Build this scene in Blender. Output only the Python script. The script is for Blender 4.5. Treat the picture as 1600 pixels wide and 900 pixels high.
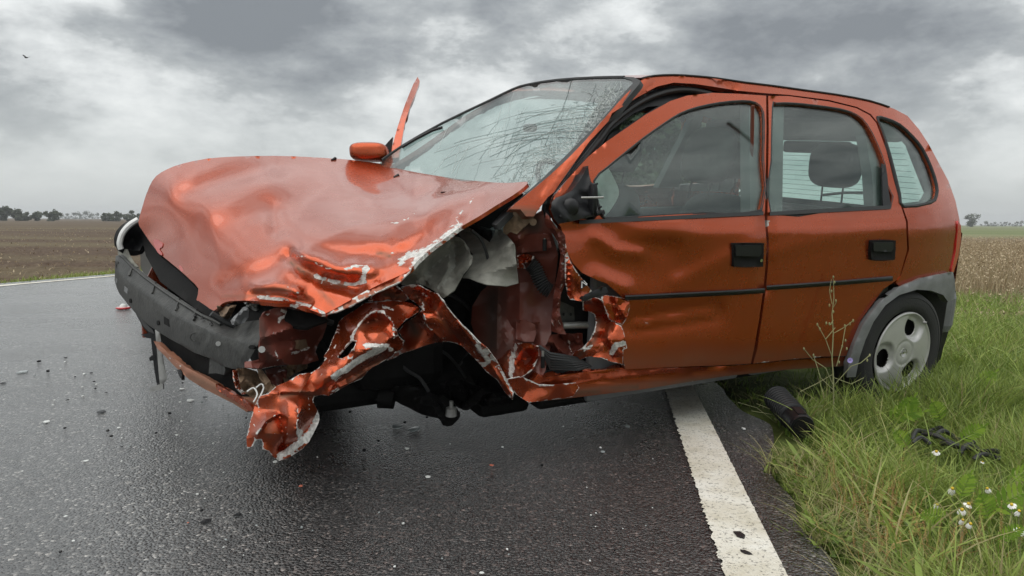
import bpy, bmesh, math, random
import numpy as np
from mathutils import Vector, noise
from mathutils.geometry import delaunay_2d_cdt
random.seed(7)
S = bpy.context.scene
for o in list(bpy.data.objects): bpy.data.objects.remove(o)

# ------------------------------------------------------------------ camera
FL = 1155.0; CAMH = 0.80
_p = math.atan((450-346)/FL); _r = .0075
cF = Vector((0, math.cos(_p), -math.sin(_p)))
_R0 = Vector((1, 0, 0)); _U0 = Vector((0, math.sin(_p), math.cos(_p)))
cR = _R0*math.cos(_r)+_U0*math.sin(_r); cU = _U0*math.cos(_r)-_R0*math.sin(_r)
CAM = Vector((0, 0, CAMH))
from mathutils import Matrix
cam = bpy.data.objects.new('camera', bpy.data.cameras.new('camera')); S.collection.objects.link(cam)
cam.matrix_world = Matrix.Translation(CAM) @ Matrix((cR, cU, -cF)).transposed().to_4x4()
cam.data.sensor_width = 36; cam.data.lens = FL/1600*36
cam.data.clip_start = .05; cam.data.clip_end = 6000
S.camera = cam
S.render.resolution_x = 1024; S.render.resolution_y = 576

# ------------------------------------------------------------------ sky, sun, exposure
SUN_EL = math.radians(66); SUN_AZ = math.radians(-130)      # direction to the sun: azimuth from +Y towards +X
W = bpy.data.worlds.new('World'); S.world = W; W.use_nodes = True
nt = W.node_tree; nt.nodes.clear()
def N(nt, t, **k):
    n = nt.nodes.new(t)
    for a, b in k.items():
        if a.startswith('i_'):
            key = a[2:]
            key = int(key) if key.isdigit() else key.replace('_', ' ')
            n.inputs[key].default_value = b
        else: setattr(n, a, b)
    return n
def ramp(nt, fac, stops, interp='LINEAR'):
    r = nt.nodes.new('ShaderNodeValToRGB'); r.color_ramp.interpolation = interp
    e = r.color_ramp.elements
    while len(e) < len(stops): e.new(.5)
    for i, (p, c) in enumerate(stops):
        e[i].position = p; e[i].color = (*c, 1) if len(c) == 3 else c
    if fac is not None: nt.links.new(fac, r.inputs[0])
    return r
def math_n(nt, op, a, b=None, c=None, clamp=False):
    m = nt.nodes.new('ShaderNodeMath'); m.operation = op; m.use_clamp = clamp
    for i, v in enumerate((a, b, c)):
        if v is None: continue
        if isinstance(v, (int, float)): m.inputs[i].default_value = v
        else: nt.links.new(v, m.inputs[i])
    return m.outputs[0]
def build_world():
    L = nt.links.new
    tc = N(nt, 'ShaderNodeTexCoord')
    sep = N(nt, 'ShaderNodeSeparateXYZ'); L(tc.outputs['Generated'], sep.inputs[0])
    z = math_n(nt, 'MAXIMUM', sep.outputs[2], 0.0)
    mp = N(nt, 'ShaderNodeMapping'); mp.inputs['Location'].default_value = SKY_OFF; mp.inputs['Scale'].default_value = (1, 1, 2.15)
    L(tc.outputs['Generated'], mp.inputs[0])
    n1 = N(nt, 'ShaderNodeTexNoise', i_Scale=3.2, i_Detail=12.0, i_Roughness=.60, i_Distortion=.08); L(mp.outputs[0], n1.inputs['Vector'])
    n2 = N(nt, 'ShaderNodeTexNoise', i_Scale=9.0, i_Detail=8.0, i_Roughness=.6); L(mp.outputs[0], n2.inputs['Vector'])
    s = math_n(nt, 'MULTIPLY_ADD', n2.outputs[0], .30, math_n(nt, 'MULTIPLY', n1.outputs[0], .80))
    # the larger cloud banks and gaps: (pixel x, pixel y, reach, darker < 0 < brighter)
    for px, py, rx, a_ in CLOUDS:
        d = (cF + cR*((px-800)/FL) + cU*((450-py)/FL)).normalized()
        vm = N(nt, 'ShaderNodeVectorMath', operation='SUBTRACT'); L(tc.outputs['Generated'], vm.inputs[0]); vm.inputs[1].default_value = d
        v2 = N(nt, 'ShaderNodeVectorMath', operation='MULTIPLY'); L(vm.outputs[0], v2.inputs[0]); v2.inputs[1].default_value = (1/rx, 1/rx, 2.6/rx)
        v3 = N(nt, 'ShaderNodeVectorMath', operation='LENGTH'); L(v2.outputs[0], v3.inputs[0])
        g = math_n(nt, 'POWER', 2.718, math_n(nt, 'MULTIPLY', math_n(nt, 'MULTIPLY', v3.outputs['Value'], v3.outputs['Value']), -1.0))
        s = math_n(nt, 'MULTIPLY_ADD', g, a_, s)
    cr = ramp(nt, s, [(.35, (.20, .215, .228)), (.44, (.30, .318, .33)), (.50, (.40, .42, .425)), (.535, (.53, .55, .55)), (.59, (.68, .70, .695)), (.70, (.92, .935, .92))])
    hz = ramp(nt, z, [(0.0, (1, 1, 1)), (.06, (.6, .6, .6)), (.17, (0, 0, 0))])
    mix = N(nt, 'ShaderNodeMix', data_type='RGBA'); L(hz.outputs[0], mix.inputs[0]); L(cr.outputs[0], mix.inputs[6])
    mix.inputs[7].default_value = (.56, .59, .585, 1)
    # an overcast sky is about twice as bright overhead as low down
    zen = math_n(nt, 'MULTIPLY_ADD', z, .70, .92)
    bm = N(nt, 'ShaderNodeMix', data_type='RGBA', blend_type='MULTIPLY'); bm.inputs[0].default_value = 1; L(mix.outputs[2], bm.inputs[6]); L(zen, bm.inputs[7]); mix = bm
    bgc = N(nt, 'ShaderNodeBackground'); L(mix.outputs[2], bgc.inputs[0]); bgc.inputs[1].default_value = 1.0
    sky = N(nt, 'ShaderNodeTexSky', sky_type='NISHITA', sun_disc=False, sun_elevation=SUN_EL, sun_rotation=SUN_AZ)
    bgs = N(nt, 'ShaderNodeBackground'); L(sky.outputs[0], bgs.inputs[0]); bgs.inputs[1].default_value = .10
    ms = N(nt, 'ShaderNodeMixShader'); ms.inputs[0].default_value = .94      # the overcast covers nearly all of the sky
    L(bgs.outputs[0], ms.inputs[1]); L(bgc.outputs[0], ms.inputs[2])
    out = N(nt, 'ShaderNodeOutputWorld'); L(ms.outputs[0], out.inputs[0])
SKY_OFF = (3.1, 1.7, 0.0)
CLOUDS = [(385, 15, .10, -.17), (90, 60, .20, -.07), (300, 160, .16, -.04), (1180, 85, .28, -.12), (1420, 95, .16, -.06), (520, 100, .10, -.04), (640, 60, .22, -.03), (430, 75, .12, -.04), (160, 112, .09, .09), (1010, 30, .12, .13), (1330, 30, .12, .04), (1520, 190, .14, .05), (200, 230, .2, .03), (480, 60, .06, .05)]
build_world()
sun = bpy.data.objects.new('sun', bpy.data.lights.new('sun', 'SUN')); S.collection.objects.link(sun)
sun.data.energy = 1.5; sun.data.angle = math.radians(85); sun.data.color = (1, .955, .89)
sd = Vector((math.sin(SUN_AZ)*math.cos(SUN_EL), math.cos(SUN_AZ)*math.cos(SUN_EL), math.sin(SUN_EL)))
sun.rotation_euler = (-sd).to_track_quat('-Z', 'Y').to_euler()
S.view_settings.view_transform = 'Standard'; S.view_settings.look = 'None'
S.view_settings.exposure = 0.2; S.view_settings.gamma = 1.0

# ------------------------------------------------------------------ helpers: rays and the car's own frame
def ray(px, py): return cF + cR*((px-800)/FL) + cU*((450-py)/FL)
def Pd(px, py, d): return CAM + ray(px, py)*d
def Pz(px, py, z=0.0):
    d = ray(px, py); return CAM + d*((z-CAMH)/d.z)
TH = math.radians(28); ROLL = math.radians(6.0); PIT = math.radians(1.6)
_u0 = Vector((-math.cos(TH), -math.sin(TH), 0)); _w0 = Vector((-math.sin(TH), math.cos(TH), 0)); _z = Vector((0, 0, 1))
cu = (_u0*math.cos(PIT) - _z*math.sin(PIT)).normalized()          # towards the nose, slightly down
_zz = (_z*math.cos(PIT) + _u0*math.sin(PIT)).normalized()
cw = (_w0*math.cos(ROLL) + _zz*math.sin(ROLL)).normalized()       # towards the far side, which stands higher
cv = (_zz*math.cos(ROLL) - _w0*math.sin(ROLL)).normalized()       # the car's up
HUB = Pd(1411, 551, 3.42)
ORG = HUB - cv*.28
def car(a, b, z): return ORG + cu*a + cw*b + cv*z
def inv(P):
    q = P-ORG; return q.dot(cu), q.dot(cw), q.dot(cv)
def dB(px, py, b):
    d = ray(px, py); return (b-(CAM-ORG).dot(cw))/d.dot(cw)
def dA(px, py, a):
    d = ray(px, py); return (a-(CAM-ORG).dot(cu))/d.dot(cu)
def PB(px, py, b): return Pd(px, py, dB(px, py, b))
def side_b(a, z):
    b = 0.0
    if z < .45: b += .45*(.45-z)**2
    if z > .87:
        q = z-.87; b += .30*q+.28*q*q
    if a < .15: b += .22*(.15-a)**2
    if a < -.4: b += 1.2*(-.4-a)**2
    if a > 1.9: b += .06*(a-1.9)**2
    return b
def dS(px, py, off=0.0):
    b = .05
    for _ in range(9):
        P = PB(px, py, b+off); a, bb, z = inv(P)
        nb = side_b(a, z); b = .5*b+.5*nb
    return dB(px, py, b+off)
def PS(px, py, off=0.0): return Pd(px, py, dS(px, py, off))

def tps(anch):
    P = np.array([(a[0]/300., a[1]/300.) for a in anch]); v = np.array([a[2] for a in anch]); n = len(P)
    def U(r2): return .5*r2*np.log(np.maximum(r2, 1e-12))
    D = ((P[:, None]-P[None])**2).sum(-1); K = U(D)+np.eye(n)*1e-4
    A = np.zeros((n+3, n+3)); A[:n, :n] = K; A[:n, n] = 1; A[:n, n+1:] = P; A[n, :n] = 1; A[n+1:, :n] = P.T
    s = np.linalg.solve(A, np.concatenate([v, [0, 0, 0]]))
    def f(px, py):
        q = np.array((px/300., py/300.)); r2 = ((P-q)**2).sum(-1)
        return float((U(r2)*s[:n]).sum()+s[n]+s[n+1:]@q)
    return f
def ab(px, py, b): return (px, py, dB(px, py, b))        # anchor lying on the plane b = const of the car
def aa(px, py, a): return (px, py, dA(px, py, a))

# ------------------------------------------------------------------ helpers: objects
COL = S.collection
def mesh_obj(name, V, Fc, mat, parent=None, smooth=True, loc=None, attrs=None, sharp=None):
    org = Vector(loc) if loc is not None else (world_org(parent) if parent else Vector((0, 0, 0)))
    me = bpy.data.meshes.new(name)
    me.from_pydata([tuple(Vector(v)-org) for v in V], [], [tuple(f) for f in Fc])
    if attrs:
        for k, vals in attrs.items():
            at = me.attributes.new(k, 'FLOAT', 'POINT'); at.data.foreach_set('value', np.asarray(vals, dtype=np.float32))
    if smooth: me.polygons.foreach_set('use_smooth', [True]*len(me.polygons))
    if mat: me.materials.append(mat)
    me.update()
    if sharp: me.set_sharp_from_angle(angle=math.radians(sharp))
    o = bpy.data.objects.new(name, me); COL.objects.link(o)
    if parent: o.parent = parent
    else: o.location = org
    return o
ORIG = {}
def world_org(p):
    v = Vector((0, 0, 0))
    while p: v = v+p.location; p = p.parent
    return v
def empty(name, loc, label, cat, group=None):
    o = bpy.data.objects.new(name, None); COL.objects.link(o); o.location = loc; o.empty_display_size = .1
    tag(o, label, cat, group); return o
def tag(o, label=None, cat=None, group=None, kind=None):
    if label: o['label'] = label
    if cat: o['category'] = cat
    if group: o['group'] = group
    if kind: o['kind'] = kind
    return o
def smooth_poly(pts, it=1, closed=True):
    for _ in range(it):
        out = []; n = len(pts)
        for i in range(n if closed else n-1):
            p0 = pts[(i-1) % n] if closed or i > 0 else pts[0]
            p1 = pts[i]; p2 = pts[(i+1) % n]
            p3 = pts[(i+2) % n] if closed or i < n-2 else pts[-1]
            out.append(p1)
            out.append(tuple(-.0625*a+.5625*b+.5625*c-.0625*d for a, b, c, d in zip(p0, p1, p2, p3)))
        if not closed: out.append(pts[-1])
        pts = out
    return pts
def dens(pts, sp, closed=True):
    out = []; n = len(pts)
    for i in range(n if closed else n-1):
        a = pts[i]; b = pts[(i+1) % n]; L = math.hypot(a[0]-b[0], a[1]-b[1]); k = max(1, int(round(L/sp)))
        for j in range(k): out.append((a[0]+(b[0]-a[0])*j/k, a[1]+(b[1]-a[1])*j/k))
    if not closed: out.append(pts[-1])
    return out
def inpoly(P, poly):
    P = np.asarray(P); x, y = P[:, 0], P[:, 1]; r = np.zeros(len(P), bool); q = np.asarray(poly); n = len(q); j = n-1
    for i in range(n):
        xi, yi = q[i]; xj, yj = q[j]
        c = ((yi > y) != (yj > y)) & (x < (xj-xi)*(y-yi)/((yj-yi) if yj != yi else 1e-9)+xi)
        r ^= c; j = i
    return r
def seg_dist(P, poly):
    """distance of points to an open polyline"""
    P = np.asarray(P, float); best = np.full(len(P), 1e9)
    for i in range(len(poly)-1):
        a = np.array(poly[i][:2], float); b = np.array(poly[i+1][:2], float); ab_ = b-a
        t = np.clip(((P-a)@ab_)/max(1e-9, ab_@ab_), 0, 1)
        best = np.minimum(best, np.hypot(*(P-(a+t[:, None]*ab_)).T))
    return best
def rough_edge(pts, amp, seed):
    return [(x+amp*noise.noise((x/9, y/9, seed)), y+amp*noise.noise((x/9, y/9, seed+7))) for x, y in pts]
def panel(name, out, mat, depth, parent, holes=(), sp=9, disp=None, th=.003, sm=0, flat=False, scuff=(), dirt=(), jag=0, esp=None, hsm=0, sharp=None, creases=(), pts3=None, edge=0):
    rnd = random.Random(hash(len(out))+int(out[0][0]))
    if sm: out = smooth_poly(out, sm)
    out = dens(out, esp or sp*.8)
    if jag: out = rough_edge(out, jag, out[0][0])
    hs = []
    for h in holes:
        if hsm: h = smooth_poly(h, hsm)
        hs.append(dens(h, (esp or sp*.8)))
    xs = [p[0] for p in out]; ys = [p[1] for p in out]
    cand = []
    y = min(ys); row = 0
    while y < max(ys):
        x = min(xs)+(sp/2 if row % 2 else 0)
        while x < max(xs):
            cand.append((x+rnd.uniform(-.12, .12)*sp, y+rnd.uniform(-.12, .12)*sp)); x += sp
        y += sp*.866; row += 1
    cand = np.array(cand); ok = inpoly(cand, out)
    for h in hs: ok &= ~inpoly(cand, h)
    cand = cand[ok]
    loops = [out]+hs
    for lp in loops:
        if len(cand): cand = cand[seg_dist(cand, lp+[lp[0]]) > sp*.42]
    co = []; ed = []
    for lp in loops:
        s = len(co); co += lp; ed += [(s+i, s+(i+1) % len(lp)) for i in range(len(lp))]
    for cr in creases:
        cr = dens(cr, sp*.6, False)
        if len(cand): cand = cand[seg_dist(cand, cr) > sp*.4]
        ci = np.array(cr); k = inpoly(ci, out)
        for h in hs: k &= ~inpoly(ci, h)
        ci = ci[k]; ci = ci[seg_dist(ci, out+[out[0]]) > 1.0] if len(ci) else ci
        s = len(co); co += [tuple(c) for c in ci]; ed += [(s+i, s+i+1) for i in range(len(ci)-1) if np.hypot(*(ci[i]-ci[i+1])) < sp]
    co += [tuple(c) for c in cand]
    r = delaunay_2d_cdt([Vector(c) for c in co], ed, [], 0, .01)
    v2 = np.array([(v.x, v.y) for v in r[0]]); tri = [f for f in r[2]]
    cen = np.array([v2[list(f)].mean(0) for f in tri]); k = inpoly(cen, out)
    for h in hs: k &= ~inpoly(cen, h)
    tri = [tuple(f) for f, q in zip(tri, k) if q]
    used = sorted({i for f in tri for i in f}); mp = {o: i for i, o in enumerate(used)}
    v2 = v2[used]; tri = [tuple(mp[i] for i in f) for f in tri]
    dd = disp(v2) if disp else np.zeros(len(v2))
    V = []
    for i, (x, y) in enumerate(v2):
        V.append(Pd(x, y, depth(x, y)+float(dd[i])))
    # orient towards the camera
    Fc = []
    for f in tri:
        a, b, c = V[f[0]], V[f[1]], V[f[2]]
        nrm = (b-a).cross(c-a)
        Fc.append(f if nrm.dot(CAM-a) > 0 else f[::-1])
    nv = len(V); nr = [Vector((0, 0, 0)) for _ in V]
    for f in Fc:
        a, b, c = V[f[0]], V[f[1]], V[f[2]]; q = (b-a).cross(c-a)
        for i in f: nr[i] = nr[i]+q
    B = [V[i]-nr[i].normalized()*th for i in range(nv)]
    ec = {}
    for f in Fc:
        for i in range(3):
            e = (f[i], f[(i+1) % 3]); ec[e] = 1
    bd = [e for e in ec if (e[1], e[0]) not in ec]
    AV = V+B; AF = list(Fc)+[tuple(nv+i for i in f[::-1]) for f in Fc]
    idx = {}
    sc = np.zeros(nv); dr = np.zeros(nv)
    for pl, wd, st in scuff: sc = np.maximum(sc, st*np.clip(1-seg_dist(v2, pl)/wd, 0, 1)**.7)
    if edge:
        for lp in loops: sc = np.maximum(sc, edge*np.clip(1-seg_dist(v2, lp+[lp[0]])/4.2, 0, 1))
    for pl, wd, st in dirt: dr = np.maximum(dr, st*np.clip(1-seg_dist(v2, pl)/wd, 0, 1))
    src = list(range(nv))*2
    for i, j in bd:
        for q in (i, j):
            if q not in idx:
                idx[q] = len(AV); AV.append(V[q]); AV.append(B[q]); src += [q, q]
        AF.append((idx[j], idx[i], idx[i]+1, idx[j]+1))
    src = np.array(src)
    if th <= 0:
        AV = V; AF = Fc; src = np.arange(nv)
    o = mesh_obj(name, AV, AF, mat, parent, smooth=not flat, attrs={'scuff': sc[src], 'dirt': dr[src]}, sharp=sharp)
    return o
def crum(scale, amp, seed=0., rid=.5):
    def f(P):
        o = np.zeros(len(P))
        for i, (x, y) in enumerate(P):
            d = noise.voronoi((x/scale, y/scale, seed))[0]
            o[i] = -amp*(d[1]-d[0])*.8 + amp*rid*abs(noise.noise((x/scale*1.7, y/scale*1.7, seed+5)))*2
        return o
    return f
def fold(poly, h, wd, asym=0):
    """ridge (h<0 towards the camera) along a pixel polyline"""
    def f(P):
        d = seg_dist(P, poly); return h*np.exp(-(d/wd)**2)
    return f
def cusp(poly, h, wd):
    def f(P): return h*np.exp(-seg_dist(P, poly)/(wd*1.5))
    return f
def step(poly, h, wd):
    """signed step: h on the left of the polyline fading with distance"""
    def f(P):
        P = np.asarray(P, float); best = np.full(len(P), 1e9); sg = np.zeros(len(P))
        for i in range(len(poly)-1):
            a = np.array(poly[i], float); b = np.array(poly[i+1], float); q = b-a
            t = np.clip(((P-a)@q)/(q@q), 0, 1); r = P-(a+t[:, None]*q); d = np.hypot(*r.T)
            s = np.sign(q[0]*(P[:, 1]-a[1])-q[1]*(P[:, 0]-a[0])); m = d < best
            best = np.where(m, d, best); sg = np.where(m, s, sg)
        return h*np.where(sg > 0, np.exp(-best/wd), 0)
    return f
def addf(*fs): return lambda P: sum(f(P) for f in fs)

def facet(sp, amp, seed=1):
    """sheet metal broken into flat facets: random depths on scattered points, linear in between"""
    def f(P):
        P = np.asarray(P, float); r = np.random.default_rng(seed); lo = P.min(0)-sp*1.5; hi = P.max(0)+sp*1.5; pts = []; row = 0; y = lo[1]
        while y < hi[1]:
            x = lo[0]+(sp/2 if row % 2 else 0)
            while x < hi[0]:
                pts.append((x+r.uniform(-.38, .38)*sp, y+r.uniform(-.38, .38)*sp)); x += sp
            y += sp*.8; row += 1
        h = r.uniform(-1, 1, len(pts))*amp; A = np.array(pts)
        res = delaunay_2d_cdt([Vector(p) for p in pts], [], [], 0, .001); A = np.array([(v.x, v.y) for v in res[0]]); h = h[:len(A)] if len(A) <= len(h) else np.pad(h, (0, len(A)-len(h)))
        out = np.zeros(len(P))
        for t in res[2]:
            a, b, c = A[t[0]], A[t[1]], A[t[2]]; M2 = np.array([b-a, c-a]).T; dt = M2[0, 0]*M2[1, 1]-M2[0, 1]*M2[1, 0]
            if abs(dt) < 1e-6: continue
            q = P-a; u = (q[:, 0]*M2[1, 1]-q[:, 1]*M2[0, 1])/dt; v = (q[:, 1]*M2[0, 0]-q[:, 0]*M2[1, 0])/dt
            k = (u >= -1e-6) & (v >= -1e-6) & (u+v <= 1+1e-6); out[k] = h[t[0]]*(1-u[k]-v[k])+h[t[1]]*u[k]+h[t[2]]*v[k]
        return out
    return f
def tube(name, pts, r, mat, parent=None, seg=8, radii=None, caps=True, loc=None, smooth=True):
    V, Fc = tube_geo(pts, r, seg, radii, caps)
    return mesh_obj(name, V, Fc, mat, parent, smooth, loc=loc, sharp=45)
def tube_geo(pts, r, seg=8, radii=None, caps=True, flatv=None):
    pts = [Vector(p) for p in pts]; V = []; Fc = []; n = len(pts)
    up = None
    for i, p in enumerate(pts):
        t = (pts[min(i+1, n-1)]-pts[max(i-1, 0)]).normalized()
        if up is None:
            up = t.orthogonal().normalized()
        up = (up-t*up.dot(t)).normalized(); s = t.cross(up)
        rr = radii[i] if radii else r
        for k in range(seg):
            a = 2*math.pi*k/seg; V.append(p+(up*math.cos(a)+s*math.sin(a))*rr)
    for i in range(n-1):
        for k in range(seg):
            Fc.append((i*seg+k, i*seg+(k+1) % seg, (i+1)*seg+(k+1) % seg, (i+1)*seg+k))
    if caps: Fc.append(tuple(range(seg))[::-1]); Fc.append(tuple((n-1)*seg+k for k in range(seg)))
    return V, Fc
def superell(c, r, ax, e=.45, nu=20, nv=14):
    V = []; Fc = []
    def sp_(x, p): return math.copysign(abs(x)**p, x)
    for j in range(nv+1):
        ph = -math.pi/2+math.pi*j/nv
        for i in range(nu):
            th = 2*math.pi*i/nu
            x = r[0]*sp_(math.cos(ph), e)*sp_(math.cos(th), e); y = r[1]*sp_(math.cos(ph), e)*sp_(math.sin(th), e); z = r[2]*sp_(math.sin(ph), e)
            V.append(Vector(c)+ax[0]*x+ax[1]*y+ax[2]*z)
    for j in range(nv):
        for i in range(nu): Fc.append((j*nu+i, j*nu+(i+1) % nu, (j+1)*nu+(i+1) % nu, (j+1)*nu+i))
    return V, Fc
def boxg(c, s, ax, bev=0):
    V = [Vector(c)+ax[0]*(s[0]/2*i)+ax[1]*(s[1]/2*j)+ax[2]*(s[2]/2*k) for i in (-1, 1) for j in (-1, 1) for k in (-1, 1)]
    Fc = [(0, 1, 3, 2), (4, 6, 7, 5), (0, 4, 5, 1), (2, 3, 7, 6), (0, 2, 6, 4), (1, 5, 7, 3)]
    return V, Fc
def merge(*g):
    V = []; Fc = []
    for v, f in g:
        s = len(V); V += v; Fc += [tuple(i+s for i in q) for q in f]
    return V, Fc
def loft(rails, closed=False):
    V = []; Fc = []; n = len(rails[0]); m = len(rails)
    for r in rails: V += r
    for j in range(m-1 if not closed else m):
        for i in range(n-1):
            a = j*n+i; b = ((j+1) % m)*n+i
            Fc.append((a, a+1, b+1, b))
    return V, Fc
def bevel_mod(o, w, seg=2):
    m = o.modifiers.new('bevel', 'BEVEL'); m.width = w; m.segments = seg; m.limit_method = 'ANGLE'; return o

# ------------------------------------------------------------------ materials
def new_mat(name):
    m = bpy.data.materials.new(name); m.use_nodes = True; t = m.node_tree
    b = t.nodes['Principled BSDF']; return m, t, b
def simple(name, col, rough=.6, metal=0, bump=0, bscale=200, var=.15, vscale=8, coat=0, spec=.5):
    m, t, b = new_mat(name); L = t.links.new
    tc = N(t, 'ShaderNodeTexCoord')
    n = N(t, 'ShaderNodeTexNoise', i_Scale=vscale, i_Detail=6.0, i_Roughness=.65); L(tc.outputs['Object'], n.inputs['Vector'])
    lo = tuple(c*(1-var) for c in col); hi = tuple(min(1, c*(1+var)) for c in col)
    r = ramp(t, n.outputs[0], [(.3, lo), (.7, hi)]); L(r.outputs[0], b.inputs['Base Color'])
    b.inputs['Roughness'].default_value = rough; b.inputs['Metallic'].default_value = metal
    b.inputs['Coat Weight'].default_value = coat; b.inputs['Specular IOR Level'].default_value = spec
    rr = math_n(t, 'MULTIPLY_ADD', n.outputs[0], .25, rough-.12, clamp=True); L(rr, b.inputs['Roughness'])
    if bump:
        n2 = N(t, 'ShaderNodeTexNoise', i_Scale=bscale, i_Detail=3.0); L(tc.outputs['Object'], n2.inputs['Vector'])
        bp = N(t, 'ShaderNodeBump', i_Strength=bump, i_Distance=.002); L(n2.outputs[0], bp.inputs['Height']); L(bp.outputs[0], b.inputs['Normal'])
    return m
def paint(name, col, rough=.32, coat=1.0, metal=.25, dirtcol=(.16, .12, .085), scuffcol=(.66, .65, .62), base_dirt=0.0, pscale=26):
    m, t, b = new_mat(name); L = t.links.new
    tc = N(t, 'ShaderNodeTexCoord'); ob = tc.outputs['Object']
    fl = N(t, 'ShaderNodeTexNoise', i_Scale=900.0, i_Detail=1.0); L(ob, fl.inputs['Vector'])
    cr = ramp(t, fl.outputs[0], [(.35, tuple(c*.86 for c in col)), (.65, tuple(min(1, c*1.12) for c in col))])
    # fine dirt film and rain marks
    dn = N(t, 'ShaderNodeTexNoise', i_Scale=5.0, i_Detail=8.0, i_Roughness=.7); L(ob, dn.inputs['Vector'])
    at = N(t, 'ShaderNodeAttribute', attribute_name='dirt')
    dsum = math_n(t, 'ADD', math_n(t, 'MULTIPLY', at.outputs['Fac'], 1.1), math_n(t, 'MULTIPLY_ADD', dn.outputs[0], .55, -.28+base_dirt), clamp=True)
    mx = N(t, 'ShaderNodeMix', data_type='RGBA'); L(math_n(t, 'MULTIPLY', dsum, .85), mx.inputs[0]); L(cr.outputs[0], mx.inputs[6]); mx.inputs[7].default_value = (*dirtcol, 1)
    # specks
    vo = N(t, 'ShaderNodeTexVoronoi', i_Scale=34.0); L(ob, vo.inputs['Vector'])
    spk = math_n(t, 'LESS_THAN', vo.outputs['Distance'], .045)
    mx2 = N(t, 'ShaderNodeMix', data_type='RGBA'); L(math_n(t, 'MULTIPLY', spk, .7), mx2.inputs[0]); L(mx.outputs[2], mx2.inputs[6]); mx2.inputs[7].default_value = (.03, .02, .015, 1)
    # scuffs down to primer: the painted edge breaks up with noise
    sa = N(t, 'ShaderNodeAttribute', attribute_name='scuff')
    mp = N(t, 'ShaderNodeMapping'); mp.inputs['Scale'].default_value = (1, 1, 2.2); L(ob, mp.inputs[0])
    sn = N(t, 'ShaderNodeTexNoise', i_Scale=float(pscale), i_Detail=9.0, i_Roughness=.72); L(mp.outputs[0], sn.inputs['Vector'])
    ss = math_n(t, 'ADD', sa.outputs['Fac'], math_n(t, 'MULTIPLY_ADD', sn.outputs[0], 1.3, -.65))
    rp = ramp(t, ss, [(.50, (0, 0, 0)), (.56, (1, 1, 1))])
    ms = N(t, 'ShaderNodeMix', data_type='RGBA'); L(rp.outputs[0], ms.inputs[0]); L(mx2.outputs[2], ms.inputs[6])
    sn2 = N(t, 'ShaderNodeTexNoise', i_Scale=90.0, i_Detail=5.0); L(ob, sn2.inputs['Vector'])
    sc2 = ramp(t, sn2.outputs[0], [(.35, tuple(c*.55 for c in scuffcol)), (.62, scuffcol)]); L(sc2.outputs[0], ms.inputs[7])
    L(ms.outputs[2], b.inputs['Base Color'])
    inv_ = math_n(t, 'SUBTRACT', 1.0, rp.outputs[0])
    L(math_n(t, 'MULTIPLY', inv_, metal), b.inputs['Metallic'])
    cw_ = math_n(t, 'MULTIPLY', inv_, coat)
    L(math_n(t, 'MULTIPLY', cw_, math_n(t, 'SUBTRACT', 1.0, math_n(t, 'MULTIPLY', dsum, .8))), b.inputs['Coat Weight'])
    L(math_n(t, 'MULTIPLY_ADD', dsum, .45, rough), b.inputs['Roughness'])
    b.inputs['Coat Roughness'].default_value = .05
    bh = N(t, 'ShaderNodeBump', i_Strength=.35, i_Distance=.004); L(rp.outputs[0], bh.inputs['Height']); bh.invert = True
    wn = N(t, 'ShaderNodeTexNoise', i_Scale=3.2, i_Detail=2.0); L(ob, wn.inputs['Vector'])
    b2 = N(t, 'ShaderNodeBump', i_Strength=.25, i_Distance=.01); L(wn.outputs[0], b2.inputs['Height']); L(bh.outputs[0], b2.inputs['Normal'])
    vd = N(t, 'ShaderNodeTexVoronoi', i_Scale=210.0); L(ob, vd.inputs['Vector'])
    dm = N(t, 'ShaderNodeTexNoise', i_Scale=11.0, i_Detail=3.0); L(ob, dm.inputs['Vector'])
    dh = math_n(t, 'MULTIPLY', math_n(t, 'SUBTRACT', .30, vd.outputs['Distance'], clamp=True), math_n(t, 'GREATER_THAN', dm.outputs[0], .53))
    b3 = N(t, 'ShaderNodeBump', i_Strength=.22, i_Distance=.003); L(dh, b3.inputs['Height']); L(b2.outputs[0], b3.inputs['Normal'])
    L(b3.outputs[0], b.inputs['Normal']); L(b3.outputs[0], b.inputs['Coat Normal'])
    return m
M = {}
M['paint'] = paint('copper_orange_paint', (.42, .068, .0175), metal=.78, rough=.27, coat=.55)
M['crush'] = paint('crushed_orange_paint', (.40, .064, .015), rough=.25, base_dirt=.05, metal=.85, coat=.45)
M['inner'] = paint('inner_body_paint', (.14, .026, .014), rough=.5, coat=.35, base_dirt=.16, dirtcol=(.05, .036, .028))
M['valance'] = paint('faded_valance', (.36, .15, .085), rough=.5, coat=.25, base_dirt=.1)
M['black'] = simple('black_plastic', (.009, .0095, .011), .40, spec=.35, bump=.25, bscale=400)
M['beam'] = simple('dirty_beam_plastic', (.034, .035, .033), .5, bump=.9, bscale=90, var=.7, vscale=34)
M['rubber'] = simple('rubber', (.02, .021, .022), .6, bump=.2, bscale=300)
M['tyre'] = simple('tyre_rubber', (.022, .022, .023), .75, bump=.6, bscale=120, var=.3)
M['trim'] = simple('weathered_grey_plastic', (.17, .175, .18), .55, bump=.35, bscale=260, var=.28, vscale=9)
M['liner'] = simple('dusty_liner_plastic', (.19, .19, .165), .6, bump=.6, bscale=70, var=.4, vscale=16)
M['steel'] = simple('dull_steel', (.33, .33, .32), .42, metal=.7, bump=.2, bscale=80, var=.3, vscale=20)
M['cap'] = simple('silver_hubcap', (.46, .46, .45), .38, metal=.35, var=.08, coat=.2)
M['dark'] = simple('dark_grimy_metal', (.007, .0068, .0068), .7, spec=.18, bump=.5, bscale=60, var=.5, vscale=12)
M['cloth'] = simple('charcoal_seat_fabric', (.045, .048, .052), .85, bump=.5, bscale=500)
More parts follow.
